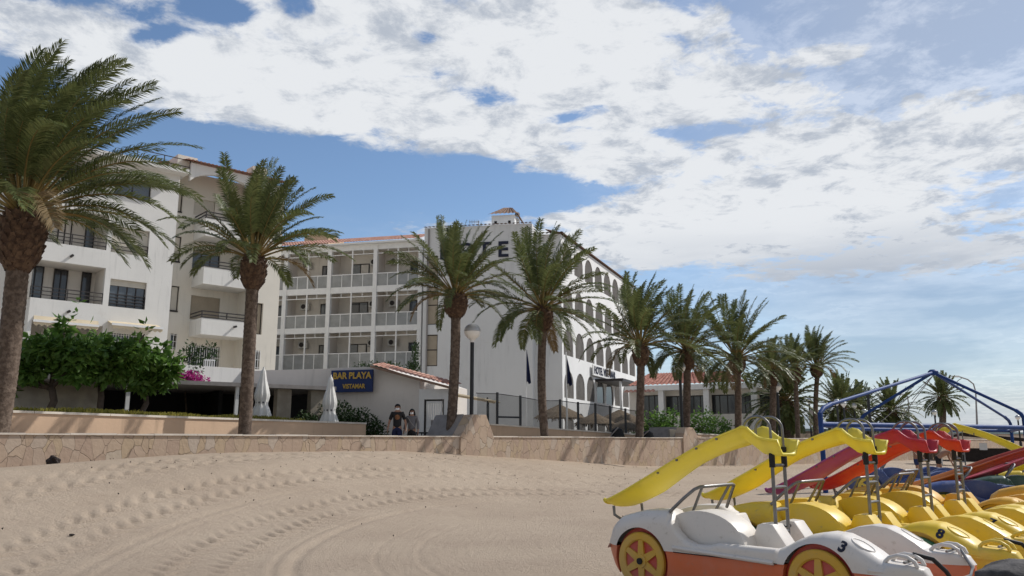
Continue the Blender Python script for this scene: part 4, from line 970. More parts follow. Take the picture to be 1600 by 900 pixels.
# plants on the bar roof terrace
zr_ = BF.q(560, 574)[1]
for px, w_, h_, lab in ((575, .9, .42, 'low leafy plants on the roof edge above the blue sign'), (606, .8, .35, 'low dark plants on the roof behind the tiled slope')):
    b = P(px, 570, 36); r = thing('roof_plant', lab, 'plant', (b.x, b.y, b.z - .35)); mb = MB(); leaf_cloud(mb, [(0, 0, .15, w_, .3, h_)], 500, .12, px); mb.build('foliage', M['hedge'], r)
    MB().box(-w_, w_, -.2, .2, -.35, -.05).build('trough', M['bin'], r)
b = P(645, 578, 40); r = thing('cypress_shrub', 'small upright dark cypress in front of the hotel balconies', 'shrub', (b.x, b.y, b.z - .5)); mb = MB()
leaf_cloud(mb, [(0, 0, .5, .36, .36, .6), (.12, 0, 1.2, .22, .25, .75), (.1, 0, 1.7, .12, .14, .4)], 900, .12, 3, droop=-.8); mb.build('foliage', M['hedge'], r); MB().lathe([(.2, -.1), (.25, .25)], 12).build('pot', M['terrdark'], r)
b = P(300, 566, 38); r = thing('terrace_plant', 'thin tall potted plant in front of the barred ground-floor window', 'plant', (b.x, b.y, b.z - .8)); mb = MB()
leaf_cloud(mb, [(0, 0, 1.2, .55, .4, .6), (.9, 0, 1.3, .35, .3, .5)], 360, .18, 13); mb.build('foliage', M['hedge'], r); mb = MB(); limb(mb, (0, 0, 0), (0, 0, 1.3), .03, .02, random.Random(1)); mb.build('stem', M['bark'], r)
# greenery before the restaurant
for i, (px, w_, h_, lab) in enumerate(((1022, 1.3, 1.15, 'leafy green bush left of the second globe lamp'), (1045, .9, 1.3, 'leafy green bush directly behind the second globe lamp'), (1095, 1.3, 1.25, 'leafy bush between two palms under the restaurant windows'), (1122, 1.3, 1.0, 'low leafy bush at the right end of the restaurant hedge'))):
    tree((px, 690), 47 + i, [(0, 0, h_, w_, .7, h_ * .95), (w_ * .4, 0, h_ * 1.55, w_ * .3, .4, .4), (-w_ * .5, 0, h_ * 1.3, w_ * .3, .4, .4)], 900, .22, lab, 20 + i, 'bush', 'bush', m='leaf', trunk=.05, group='bushes before the restaurant')
# low flowering ground cover on the planter wall: uncountable
rg = random.Random(9); mb = MB()
for i in range(15000):
    s_ = rg.uniform(0, FA.L * .86); u = s_ / FA.L; z0 = 2.37 + (2.30 - 2.37) * u - .1; y_ = rg.uniform(.46, 1.5)
    hh = (.17 + .20 * float(fbm(np.array(s_ * .9), np.array(y_ * 1.1), 3))) * rg.uniform(.4, 1.1) * (1.0 if s_ < FA.L * .82 else .6)
    p = FA.w(s_, y_, z0 - .05); a = rg.uniform(0, 6.28); w_ = .022
    q = Vector((math.cos(a), math.sin(a), 0)) * w_; t = Vector((rg.gauss(0, .11), rg.gauss(0, .11), hh))
    mb.add([p - q, p + q, p + t + q * .4, p + t - q * .4], [(0, 1, 2, 3)])
tag(mb.build('flowering_ground_cover', M['cover']), kind='stuff')
mb = MB(); mb.prism([tuple(FA.w(0, .451, PROM)), tuple(FA.w(FA.L * .87, .451, PROM)), tuple(FA.w(FA.L * .87, .451, 2.22)), tuple(FA.w(0, .451, 2.27))], FA.n * 1.1); tag(mb.build('planting_bed', M['soil']), kind='structure')

# ------------------------------------------------------------------ lamps, flags, masts
def globe_lamp(px, py, D, r_, label, group='globe lamps', white=False, ztop=None):
    c = P(px, py, D); r = thing('street_lamp', label, 'street lamp', (c.x, c.y, PROM), 0, group); h = c.z - PROM
    MB().tube([(0, 0, 0), (0, 0, h - r_ * 1.25)], .075, 12).build('pole', M['lamppost'], r, True)
    MB().lathe([(.13, 0), (.13, .35), (.085, .5)], 14).build('base', M['metalwhite'] if white else M['lamppost'], r, True)
    MB().lathe([(.08, -r_ * 1.35), (.085, -r_ * 1.1), (r_ * .55, -r_ * .85), (r_ * .5, -r_ * .8)], 16, (0, 0, h)).build('collar', M['metalwhite'], r, True)
    n = 12; lo = [(r_ * math.cos(a), r_ * math.sin(a)) for a in [R(-58 + 58 * i / n) for i in range(n + 1)]]
    hi = [(r_ * 1.02 * math.cos(a), r_ * 1.02 * math.sin(a)) for a in [R(2 + 86 * i / n) for i in range(n + 1)]]
    MB().lathe(lo, 24, (0, 0, h)).build('globe', GLOBE, r, True); MB().lathe(hi, 24, (0, 0, h)).build('globe_cap', M['steelcap'], r, True)
GLOBE = mat('opal_globe', (.88, .87, .84), .3, .03, 2, spec=.5); M['steelcap'] = mat('silvered_cap', (.50, .51, .52), .3, .08, 3, metal=.3)
globe_lamp(738, 518, 30.3, .31, 'tall black globe lamp post in front of the blank hotel gable')
globe_lamp(1062, 574, 40.6, .29, 'black globe lamp post above the second stone pier')
globe_lamp(1214, 604, 49.5, .27, 'globe lamp with white collar and base right of the restaurant', white=True)
for i, (px, py, D, lab) in enumerate(((1307.5, 628, 66, 'distant globe lamp leftmost among the palms behind the blue frame'), (1318, 631, 68, 'distant globe lamp second from left behind the blue frame'), (1334.5, 634, 70, 'distant globe lamp before the dark palms left of the inner blue post'),
        (1350, 643, 74, 'distant globe lamp touching the bend of the inner blue post'), (1264, 626, 72, 'small distant globe lamp between the slim palms'), (1460, 644, 78, 'distant globe lamp left of the high yellow slide'), (1590, 652, 80, 'distant globe lamp at the right edge by the blue post'))):
    globe_lamp(px, py, D, .23, lab, 'distant globe lamps')
def street_light(pts, D, label):
    q = [P(x, y, D) for x, y in pts]; b = q[0].copy(); b.z = 0
    r = thing('mast_light', label, 'street light', b); mb = MB(); mb.tube([(0, 0, 0)] + [tuple(v - b) for v in q], [.16, .14] + [.09] * (len(q) - 1), 8); mb.build('mast', M['bin'], r, True)
    e = q[-1] - b; MB().box(e.x - .9, e.x + .1, -.15, .15, e.z - .14, e.z + .1).build('lamp_head', M['metalwhite'], r, bevel=.04)
street_light([(1527, 672), (1524.5, 612), (1521, 600), (1512, 593), (1497, 588)], 110, 'tall curved-arm mast light behind the right side of the blue frame')
street_light([(1420, 672), (1419.5, 630), (1418, 620), (1413, 616)], 112, 'shorter curved mast light right of the distant dark palms')
b = P(1363, 700, 64); t_ = P(1363, 612, 64); o = MB().tube([(0, 0, 0), (0, 0, t_.z)], .12, 8).build('mast_pole', M['lamppost']); o.location = (b.x, b.y, 0); tag(o, 'plain thin dark pole rising behind the blue frame between two palms', 'pole')
b = P(1273, 690, 60); r = thing('blank_sign', 'grey rectangular sign panel partly behind the last slim palm', 'sign', (b.x, b.y, PROM)); a = P(1270, 641, 60); c = P(1277.5, 665, 60)
MB().box(-.28, .28, -.04, .04, c.z - PROM, a.z - PROM).build('panel', M['bin'], r); MB().tube([(0, .08, 0), (0, .08, a.z - PROM)], .05).build('post', M['lamppost'], r)
def flag(px, py0, py1, D, label, fy0, fy1, wpx):
    t_ = P(px, py0, D); r = thing('flagpole', label, 'flagpole', (t_.x, t_.y, PROM), 0, 'flagpoles'); h = t_.z - PROM
    MB().tube([(0, 0, 0), (0, 0, h)], [.06, .035], 8).build('pole', M['metalwhite'], r, True)
    za = P(px, fy0, D).z - PROM; zb = P(px, fy1, D).z - PROM; W_ = wpx * D / 1250; mb = MB(); n = 16; vs = []
    for i in range(n + 1):
        t = i / n; z = za + (zb - za) * t
        for j in range(7):
            u = j / 6; x = .04 + W_ * (t ** .8) * u * (1.1 - .1 * t) ; y = .09 * math.sin(u * 8 + t * 3) * t; vs.append((x, y, z - .12 * u + .05 * math.sin(u * 9)))
    mb.add(vs, [(i * 7 + j, i * 7 + j + 1, (i + 1) * 7 + j + 1, (i + 1) * 7 + j) for i in range(n) for j in range(6)])
    mb.build('flag', M['flag'], r, smooth='all')
flag(821.5, 540, 665, 44, 'white flagpole with limp navy flag before the gable, left of the curved palm', 543, 597, 7)
flag(884.5, 550, 670, 43, 'white flagpole with limp navy flag at the corner of the arcade', 556, 600, 8)
# mesh fence
A = P(735, 660, 35.0); B = P(1010, 680, 41.6); f = Frame((A.x, A.y), (B.x, B.y))
fn = thing('mesh_fence', 'see-through mesh fence with black posts on the tan wall before the hotel', 'fence', f.o + Vector((0, 0, 1.9)), f.rz)
posts = ((777, 613), (813, 618), (845, 624), (875, 624), (903, 628), (930, 630), (953, 634), (977, 638), (1000, 641)); pz = []
xz0 = (f.q(744, 612, .1)[0], f.q(744, 612, .1)[1] - 1.9); 
for px, py in posts:
    x_, z_ = f.q(px, py, .1); pz.append((x_, z_ - 1.9)); MB().box(x_ - .042, x_ + .042, .06, .14, -.45, z_ - 1.9).build('post', M['lamppost'], fn)
def meshmat():
    m = bpy.data.materials.new('fence_mesh'); m.use_nodes = True; t = m.node_tree; G = NG(t); b = t.nodes['Principled BSDF']; b.inputs['Base Color'].default_value = (.06, .07, .075, 1); b.inputs['Roughness'].default_value = .7
    b.inputs['Alpha'].default_value = .42; return m
mb = MB(); pp = [xz0] + pz
for (xa_, za_), (xb_, zb_) in zip(pp, pp[1:]): mb.quad((xa_ + .06, .1, -.4), (xb_ - .06, .1, -.4), (xb_ - .06, .1, zb_ - .08), (xa_ + .06, .1, za_ - .08))
mb.build('mesh_panel', meshmat(), fn)
mb = MB()
for (xa_, za_), (xb_, zb_) in zip(pp, pp[1:]): mb.tube([(xa_, .1, za_ - .06), (xb_, .1, zb_ - .06)], .018, 6)
a_, z_ = f.q(778, 651); b_, z2 = f.q(813, 653); mb.box(a_, b_, .05, .12, z_ - 1.95, z_ - 1.87); mb.build('top_wire', M['lamppost'], fn)
# pergola poles with cane roof right of the bar
b = P(745, 640, 36.5); r = thing('cane_pergola', 'small pergola of pale canes just right of the bar building', 'pergola', (b.x, b.y, PROM)); z_ = P(745, 626, 36.5).z - PROM; mb = MB()
for i in range(14): mb.tube([(-1.5 + random.uniform(-.1, .1), -.9 + i * .14, z_ + .35 + random.uniform(-.05, .05)), (.85 + random.uniform(-.15, .2), -.9 + i * .14, z_ - .05 + random.uniform(-.04, .04))], .035, 6)
mb.build('canes', M['awning'], r); mb = MB()
for x_ in (-1.3, .5): mb.tube([(x_, -.8, 0), (x_, -.8, z_ + .1)], .04, 6); mb.tube([(x_, .8, 0), (x_, .8, z_ + .1)], .04, 6)
mb.build('posts', M['lamppost'], r)
# thatched parasols
def thatch(px, py, D, rr, hh, label, z0=PROM, g_='thatched parasols in the hotel garden'):
    t_ = P(px, py, D); r = thing('thatched_parasol', label, 'thatched parasol', (t_.x, t_.y, z0), 0, g_); h = t_.z - z0
    MB().tube([(0, 0, 0), (0, 0, h - .1)], .06, 8).build('pole', M['metalwhite'], r, True)
    rg = random.Random(int(px)); mb = MB(); prof = [(0.05, h), (rr * .35, h - hh * .28), (rr * .7, h - hh * .6), (rr * 1.0, h - hh)]; mb.lathe(prof, 22)
    for i in range(220):
        a = rg.uniform(0, 6.283); k = rg.uniform(.3, 1); d = Vector((math.cos(a), math.sin(a), 0)); s_ = Vector((-d.y, d.x, 0)) * .06
        p0 = d * rr * k * .96 + Vector((0, 0, h - hh * k + .04)); p1 = p0 + d * rg.uniform(.1, .25) + Vector((0, 0, -rg.uniform(.12, .34)))
        mb.add([p0 - s_, p0 + s_, p1 + s_ * .3, p1 - s_ * .3], [(0, 1, 2, 3)])
    mb.build('thatch_roof', M['straw'], r)
thatch(874, 632, 45, 1.45, .75, 'thatched parasol directly behind the second flagpole')
thatch(929, 645, 44, 1.15, .6, 'thatched parasol in the middle of the hotel garden group')
thatch(968, 640, 46, 1.45, .75, 'large thatched parasol left of the palm at the end of the arcade')
thatch(976, 655, 43.5, 1.0, .5, 'small low thatched parasol in front of the large one')
thatch(1467, 676, 52, 1.4, .8, 'greyish thatched parasol on the sand behind the red slide', 0., 'thatched parasol on the sand')
# closed white parasols
def closed_parasol(px, ytop, ybot, D, label, seed):
    t_ = P(px, ytop, D); b = P(px, ybot, D); r = thing('closed_parasol', label, 'parasol', (t_.x, t_.y, PROM), 0, 'closed white parasols'); h = t_.z - PROM; zb = b.z - PROM
    MB().tube([(0, 0, 0), (0, 0, h + .06)], .03, 8).build('pole', M['metalwhite'], r, True); rg = random.Random(seed)
    n = 32; m_ = 16; vs = []; fold = [rg.uniform(.7, 1.2) for _ in range(n)]
    prof = ((0, .03), (.06, .085), (.14, .10), (.25, .13), (.40, .19), (.55, .235), (.66, .20), (.72, .16), (.80, .22), (.92, .28), (1.0, .30))
    for i in range(m_ + 1):
        t = i / m_; q = float(np.interp(t, [p[0] for p in prof], [p[1] for p in prof]))
        for j in range(n):
            a = 2 * math.pi * j / n + .15 * t; k = q * (1 + (.30 if j % 4 < 2 else -.20) * t ** .5 * fold[j] * .8); vs.append((k * math.cos(a), k * math.sin(a), h - (h - zb) * t - (.05 if j % 4 < 2 else 0) * t))
    mb = MB(); mb.add(vs, [(i * n + j, i * n + (j + 1) % n, (i + 1) * n + (j + 1) % n, (i + 1) * n + j) for i in range(m_) for j in range(n)])
    mb.build('canopy', M['canvas'], r, smooth='all')
    zt = h - (h - zb) * .72; MB().lathe([(.185, zt - .03), (.19, zt), (.185, zt + .03)], 20).build('tie_strap', M['grey' if seed else 'bin'], r, True)
closed_parasol(412, 576, 650, 29.3, 'closed white parasol nearer the palm, left of its twin', 1)
closed_parasol(517, 588, 662, 30.4, 'closed white parasol in front of the left end of the blue bar sign', 2)
# bins and things by the gate
b = P(692, 690, 31.6); r = thing('litter_bin', 'grey litter bin between the gate and the palm trunk', 'litter bin', (b.x, b.y, PROM))
MB().lathe([(.22, 0), (.27, .8), (.28, .82), (.28, .95), (.12, 1.05)], 18).build('body', M['bin'], r, True); MB().box(-.17, .17, -.32, -.24, .62, .78).build('opening', M['dark'], r)
b = P(664, 690, 32.2); r = thing('rail_cart', 'small dark slatted stand against the white wall left of the gate', 'stand', (b.x, b.y, PROM)); mb = MB()
for i in range(6): mb.box(-.5 + i * .17, -.46 + i * .17, 0, .05, 0, .8)
mb.box(-.55, .45, 0, .05, .76, .82); mb.build('slats', M['lamppost'], r); MB().box(.05, .55, .1, .5, 0, .72).build('box', M['bin'], r, bevel=.04)
for px, py, D, nm, lab in ((965, 684, 38, 'beach_bag', 'black bag with a strap left on the low wall by the thatched parasols'), (1012, 684, 38.9, 'rolled_bag', 'dark rounded bag on the wall right beside the palm at the end of the arcade')):
    b = P(px, py, D); wy = wline(0).y; r = thing(nm, lab, 'bag', (b.x, b.y, PROM)); zt = P(px, 668 if nm == 'beach_bag' else 673, D).z - PROM
    mb = MB(); mb.lathe([(.18, 0), (.34, .12), (.36, zt * .55), (.25, zt * .9), (.06, zt)], 14); mb.build('sack', M['bag'], r, True); MB().tube([(-.35, -.1, zt * .35), (-.62, -.2, zt * .1), (-.3, -.2, zt * .7), (0, -.3, zt * 1.0)], .03, 6).build('strap', M['bin'], r, True)
b = P(1052, 690, 39.8); o = MB().box(-.2, .2, -.2, .2, 0, P(1052, 671, 39.8).z - PROM).build('bollard', M['dirtywall'], None, bevel=.03); o.location = (b.x, b.y, PROM); tag(o, 'short square stone bollard just left of the second stone pier', 'bollard')

# rubble and stuff on the sand
for i, (px, py, D, s_, lab) in enumerate(((84, 719, 18.6, .13, 'dark lump of rubbish at the foot of the stone wall, left side'), (116, 792, 12.6, .032, 'small dark clump of seaweed on the sand left of the tracks'), (990, 757, 22.0, .12, 'dark driftwood clump on the sand beyond the end of the nearest slide'))):
    b = P(px, py, D); zz = float(sand_base(np.array(b.x), np.array(b.y))); rg = random.Random(i)
    bm = bmesh.new(); bmesh.ops.create_icosphere(bm, subdivisions=3, radius=s_)
    for v in bm.verts: v.co *= 1 + .35 * math.sin(v.co.x * 31 + i) * math.cos(v.co.y * 27 + v.co.z * 22); v.co.z *= .9 if i == 0 else .4; v.co.x *= 1.1
    me = bpy.data.meshes.new('debris'); bm.to_mesh(me); bm.free(); me.materials.append(M['hutdark']); o = bpy.data.objects.new('debris', me); COL.objects.link(o); o.location = (b.x, b.y, zz + s_ * .4); tag(o, lab, 'debris')
bm = bmesh.new(); bmesh.ops.create_icosphere(bm, subdivisions=5, radius=1)
for v in bm.verts:
    c = v.co.copy(); k = max(abs(c.x), abs(c.y), abs(c.z)); c *= (1 / k) ** .62 * (1 + .06 * float(fbm(np.array(c.x * 3 + 9), np.array(c.z * 3 + c.y * 2), 4)) * 2 - .06); v.co = Vector((c.x * .36, c.y * .26, c.z * .42 + .40))
me = bpy.data.meshes.new('boulder'); bm.to_mesh(me); bm.free(); me.materials.append(M['rock']); [setattr(p, 'use_smooth', True) for p in me.polygons]
o = bpy.data.objects.new('boulder', me); COL.objects.link(o); b = P(1578, 880, 5.65); o.location = (b.x + .12, b.y, 0.0); o.rotation_euler = (0, 0, .5); tag(o, 'dark grey weathered boulder in the bottom right corner before the pedal boats', 'boulder')

# ------------------------------------------------------------------ blue steel frame
fr = thing('blue_frame', 'large blue tubular pyramid frame standing on the beach behind the slides', 'steel frame', (17.6, 33.8, 0)); O_ = Vector((17.6, 33.8, 0))
FL = P(1281, 640, 26); FR = P(1599, 648, 31.7); BL = P(1345, 655, 36); BR = FR + BL - FL; AP = P(1458, 582, 33.8)
zt = 2.62
for c in (FL, FR, BL, BR): c.z = zt
for c in (FL, FR, BL, BR):
    MB().tube([Vector((c.x, c.y, 0)) - O_, Vector((c.x, c.y, zt - .12)) - O_, Vector((c.x, c.y, zt)) + (AP - c) * .025 - O_, c + (AP - c) * .08 + Vector((0, 0, .05)) - O_], .078, 12).build('post', M['blue'], fr, True)
    MB().tube([c + (AP - c) * .075 + Vector((0, 0, .045)) - O_, AP - O_], .062, 12).build('rafter', M['blue'], fr, True)
for a, b in ((FL, FR), (BL, BR), (FL, BL), (FR, BR)):
    p, q = Vector(a) - O_, Vector(b) - O_; p.z = q.z = 2.14; MB().tube([p, q], .085, 12).build('beam', M['blue'], fr, True)
MB().lathe([(.16, -.12), (.2, -.05), (.2, .05), (.12, .12)], 14, tuple(AP - O_)).build('apex_joint', M['blue'], fr, True)
mb = MB()
for px, py in ((1425, 624), (1362, 672), (1408, 652)): mb.tube([AP - O_ - Vector((0, 0, .12)), P(px, py, 33.5) - O_], .014, 5)
mb.build('ropes', M['bin'], fr)

# dark beach hut
hA = P(1500, 690, 60); hr = thing('beach_hut', 'dark low beach hut with sloping roof behind the yellow high slide', 'hut', (hA.x, hA.y, 0), R(-25))
zt = P(1510, 676, 60).z
MB().box(0, 7.5, 0, 4, 0, zt - 1.15).build('hut_body', M['hutdark'], hr); MB().prism([(-1.6, -.6, zt - .45), (.2, -.6, zt), (8.5, -.6, zt - .9), (8.5, -.6, zt - 1.05), (.2, -.6, zt - .2), (-1.6, -.6, zt - .6)], (0, 5.4, 0)).build('roof', M['hutdark'], hr)
MB().box(-1.7, -1.4, -.3, 3, 0, zt - .6).build('side_screen', M['straw'], hr)
for x_ in (1.2, 5.6, 6.3): MB().box(x_, x_ + .5, -.06, -.003, 1.0 if x_ < 2 else 1.7, 1.5 if x_ < 2 else 2.0).build('notice_board', M['metalwhite'], hr)

# weed and twig bits lying on the sand: uncountable
rg = random.Random(77); mb = MB()
for i in range(260):
    X_ = rg.uniform(-16, 12); Y_ = WALLC + X_ - abs(rg.gauss(0, 1)) * 6.5 - .4
    if Y_ < 6.5 or abs(X_) > Y_ * .75: continue
    z_ = float(sand_base(np.array(X_), np.array(Y_))); a = rg.uniform(0, 6.28); L_ = rg.uniform(.015, .06); w_ = rg.uniform(.003, .009)
    d = Vector((math.cos(a), math.sin(a), 0)) * L_; q = Vector((-d.y, d.x, 0)).normalized() * w_; p = Vector((X_, Y_, z_ + .022))
    mb.add([p - q, p + d * .5 - q + Vector((0, 0, .012)), p + d, p + d * .5 + q + Vector((0, 0, .016)), p + q, p + d * .5 - Vector((0, 0, .02))], [(0, 1, 3, 4), (1, 2, 3), (0, 1, 5), (4, 3, 5)])
tag(mb.build('beach_weed', M['hutdark']), kind='stuff')
b = P(328, 566, 37.4); r = thing('plastic_chair', 'white plastic chair on the terrace before the barred ground-floor window', 'chair', (b.x, b.y, b.z - .35), .4)
MB().box(-.22, .22, -.22, .22, 0, .04).build('seat', M['metalwhite'], r, bevel=.01); mb = MB()
for i in range(5): mb.box(-.22 + i * .1, -.18 + i * .1, .2, .23, .04, .48)
mb.box(-.24, .24, .19, .24, .44, .5); mb.build('backrest', M['metalwhite'], r)
for x_ in (-.2, .2):
    for y_ in (-.2, .2): MB().box(x_ - .02, x_ + .02, y_ - .02, y_ + .02, -.42, 0).build('leg', M['metalwhite'], r)
# ------------------------------------------------------------------ pedal boats
TOPP = [(-1.52, .42), (-1.50, .56), (-1.42, .70), (-1.28, .79), (-1.1, .84), (-.95, .872), (-.72, .885), (-.66, .87), (-.60, .79), (-.53, .68), (-.44, .605), (-.32, .565), (-.15, .568), (-.05, .60), (.3, .60), (.58, .60),
        (.66, .635), (.78, .70), (.92, .757), (1.06, .783), (1.2, .773), (1.34, .715), (1.46, .645), (1.53, .595), (1.58, .575), (1.78, .57), (1.87, .545), (1.92, .47)]
BX = [p[0] for p in TOPP]; BZ = [p[1] for p in TOPP]
def fine_a(n=90): return sorted(set([round(x, 3) for x in np.linspace(-1.52, 1.92, n)] + BX))
def pontoon_mb(flip, z_split, lower=False):
    """upper (or lower) shell of one float, b from 0 (outside) to .36"""
    w = .36; mb = MB(); vs = []; n = 0; st = fine_a()
    for a in st:
        zt = float(np.interp(a, BX, BZ)); end = max(0, (-a - 1.25) / .27, (a - 1.6) / .32); inset = .17 * min(1, end) ** 2
        nar = min(1, max(0, (a + .66) / .10)) * min(1, max(0, (.70 - a) / .10)); bo, bi = inset * .8, w - inset * .8 - .22 * nar; r = min(.15 if (a > .6 and a < 1.6) or a < -.62 else .05, (zt - z_split) * .9)
        if not lower:
            zb = z_split
            prof = [(bi, zb), (bi, (zb + zt) / 2), (bi - .002, zt - .03), (bi - .012, zt - .008), (bi - .03, zt)]
            prof += [(bo + r - r * math.sin(t) , zt - r + r * math.cos(t)) for t in [math.pi / 2 * i / 6 for i in range(7)]]
            prof += [(bo - .0, (zb + zt - r) / 2), (bo, zb)]
        else:
            zt = z_split; zb = .05 + .30 * min(1, max(0, (a - 1.2) / .7)) ** 1.5 + .28 * min(1, max(0, (-a - 1.05) / .45)) ** 1.4
            zt = max(zt, zb + .01) if zb < z_split else z_split; zb = min(zb, zt - .004)
            prof = [(bi - .03, zb), (bi - .012, (zb + zt) / 2), (bi - .012, zt), (bo + .02, zt), (bo + .02, (zb + zt) / 2), (bo + .05, zb)]
        n = len(prof); vs += [(a, (w - q[0]) if False else q[0], q[1]) for q in prof]
    k = len(st); mb.add(vs, [(i * n + j, i * n + (j + 1) % n, (i + 1) * n + (j + 1) % n, (i + 1) * n + j) for i in range(k - 1) for j in range(n)] + [tuple(range(n))[::-1], tuple(range((k - 1) * n, k * n))])
    return mb
def apply_bool(o, cutters):
    for c in cutters: m = o.modifiers.new('b', 'BOOLEAN'); m.operation = 'DIFFERENCE'; m.object = c; m.solver = 'EXACT'
    dg = bpy.context.evaluated_depsgraph_get(); me = bpy.data.meshes.new_from_object(o.evaluated_get(dg)); old = o.data; o.modifiers.clear(); o.data = me
    for c in cutters: bpy.data.objects.remove(c)
    return o
WA = (-1.0, .99); WZ_ = .335; WR = .30
def boat_meshes():
    D = {}
    def keep(key, mb, bevel=0., smooth=True):
        o = mb.build(key, PLW, None, smooth, bevel); D[key] = o.data; bpy.data.objects.remove(o)
    ZS = .47
    for low in (False, True):
        o = pontoon_mb(False, ZS, low).build('x', PLW, None, True)
        cs = [MB().lathe([(WR + .05, -.2), (WR + .05, .115)], 48, (a, 0, WZ_), 'y').build('c', PLW) for a in WA]
        for c in cs:
            bm = bmesh.new(); bm.from_mesh(c.data); bmesh.ops.recalc_face_normals(bm, faces=bm.faces); bm.to_mesh(c.data); bm.free()
        apply_bool(o, cs); [setattr(p, 'use_smooth', True) for p in o.data.polygons]; o.data.set_sharp_from_angle(angle=R(27))
        D['low' if low else 'up'] = o.data; bpy.data.objects.remove(o)
    # the far float, inner side flat and no wheels cut
    for key, low in (('up_far', False), ('low_far', True)):
        mb = pontoon_mb(False, ZS, low); mb.v = [(x, 1.45 - y, z) for x, y, z in mb.v]; mb.f = [f[::-1] for f in mb.f]; keep(key, mb)
    # moulded rib along the side
    mb = MB(); mb.tube([(-.56, -.004, .515), (.0, -.012, .495), (.57, -.006, .475)], .022, 8); mb.tube([(1.45, -.0, .505), (1.62, .02, .50), (1.84, .09, .49)], .016, 8); keep('rib', mb)
    mb = MB(); mb.tube([(-.56, -.002, .470), (.60, -.002, .470)], .005, 6); keep('seam', mb)
    # mid deck: tub with footwell
    mb = MB()
    mb.prism([(-1.34, .361, .30), (-1.30, .361, .72), (-1.12, .361, .78), (-.82, .361, .74), (-.80, .361, .50), (.46, .361, .50), (.52, .361, .22), (.92, .361, .22), (1.00, .361, .40), (1.45, .361, .36), (1.58, .361, .26), (1.2, .361, .14), (-1.1, .361, .14)], (0, .728, 0)); mb.prism([(-.66, .145, .40), (.66, .145, .40), (.66, .145, .49), (-.66, .145, .49)], (0, .215, 0)); keep('deck', mb, .012)
    # paddle housing (the big half round)
    mb = MB(); n = 20; cxa, R_ = -.33, .60
    arc = [(cxa - .52 * math.cos(math.pi * i / n), .165, .48 + .41 * math.sin(math.pi * i / n) ** .85) for i in range(n + 1)]
    mb.prism([(-.85, .165, .40)] + arc + [(.19, .165, .40)], (0, .34, 0)); keep('dome', mb, .010)
    # seat shell
    mb = MB(); mb.prism([(-.34, .70, .505), (-.40, .70, .80), (-.30, .70, .83), (-.20, .70, .62), (.02, .70, .60), (.05, .70, .505)], (0, .36, 0)); keep('seat', mb, .03)
    # pedal pods
    for key, b0 in (('pod', .40), ('pod2', .86)):
        mb = MB(); mb.prism([(.08, b0, .505), (.19, b0, .77), (.25, b0, .79), (.36, b0, .785), (.56, b0, .505)], (0, .22, 0)); keep(key, mb, .018)
    mb = MB(); mb.tube([(.31, .60, .74), (.31, .87, .74)], .016, 10); keep('pedal_bar', mb)
    mb = MB(); mb.lathe([(.075, 0), (.08, .01), (.08, .05), (.045, .06), (.045, .0)], 20, (.02, .70, .62), 'y'); keep('pulley', mb)
    # wheel: rim, hub, six spokes, recess disc
    for key, a in (('wheel_r', WA[0]), ('wheel_f', WA[1])):
        mb = MB(); y0 = .012
        mb.lathe([(WR, y0 + .05), (WR, y0 + .012), (WR - .012, y0), (WR - .075, y0), (WR - .09, y0 + .012), (WR - .09, y0 + .05)], 56, (a, 0, WZ_), 'y')
        mb.lathe([(.075, y0 + .05), (.07, y0 - .004), (.02, y0 - .006)], 24, (a, 0, WZ_), 'y')
        for k in range(6):
            t = k * math.pi / 3 + .52; d = Vector((math.cos(t), 0, math.sin(t))); s_ = Vector((-math.sin(t), 0, math.cos(t))); c = Vector((a, y0 + .008, WZ_))
            mb.prism([tuple(c + d * .05 - s_ * .042), tuple(c + d * (WR - .08) - s_ * .028), tuple(c + d * (WR - .08) + s_ * .028), tuple(c + d * .05 + s_ * .042)], (0, .04, 0))
        keep(key, mb, 0)
        mb = MB(); mb.lathe([(WR + .045, .085), (WR + .045, .11), (.02, .11)], 48, (a, 0, WZ_), 'y'); mb.lathe([(WR - .04, .045), (WR - .04, .108)], 40, (a, 0, WZ_), 'y'); keep(key + '_well', mb)
        mb = MB(); mb.lathe([(.034, -.012), (.034, .004)], 16, (a, 0, WZ_), 'y'); keep(key + '_cap', mb)
    # headlight rings
    mb = MB()
    for key, sg_ in (('up', 1), ('up_far', -1)):
        bv = BVHTree.FromPolygons([v.co for v in D[key].vertices], [p.vertices for p in D[key].polygons]); b_ = .15 if sg_ > 0 else 1.30
        c = Vector((1.37, b_, .70)); n_ = Vector((.50, -.42 * sg_, .76)).normalized(); u = Vector((.83, .1 * sg_, -.5)); u = (u - n_ * u.dot(n_)).normalized(); v = n_.cross(u)
        def on(q, up_):
            h_ = bv.ray_cast(q + n_ * .3, -n_); return (h_[0] + n_ * up_) if h_[0] else q
        mb.tube([on(c + (u * math.cos(t) * .105 + v * math.sin(t) * .066), .002) for t in [2 * math.pi * i / 28 for i in range(29)]], .0065, 8)
    keep('lights', mb)
    # mooring lugs: eye plates at the nose
    mb = MB()
    for b_ in (.10, .26, 1.19, 1.35):
        pth = [(1.56, b_, .575), (1.60, b_, .615), (1.67, b_, .64), (1.75, b_, .635), (1.81, b_, .60), (1.83, b_, .555)]; mb.tube(pth, .018, 10)
        pass
    keep('lugs', mb)
    mb = MB(); mb.tube([(1.76, .0, .60), (1.76, .44, .60)], .012, 6); mb.tube([(1.76, 1.02, .60), (1.76, 1.42, .60)], .012, 6); keep('lug_pin', mb)
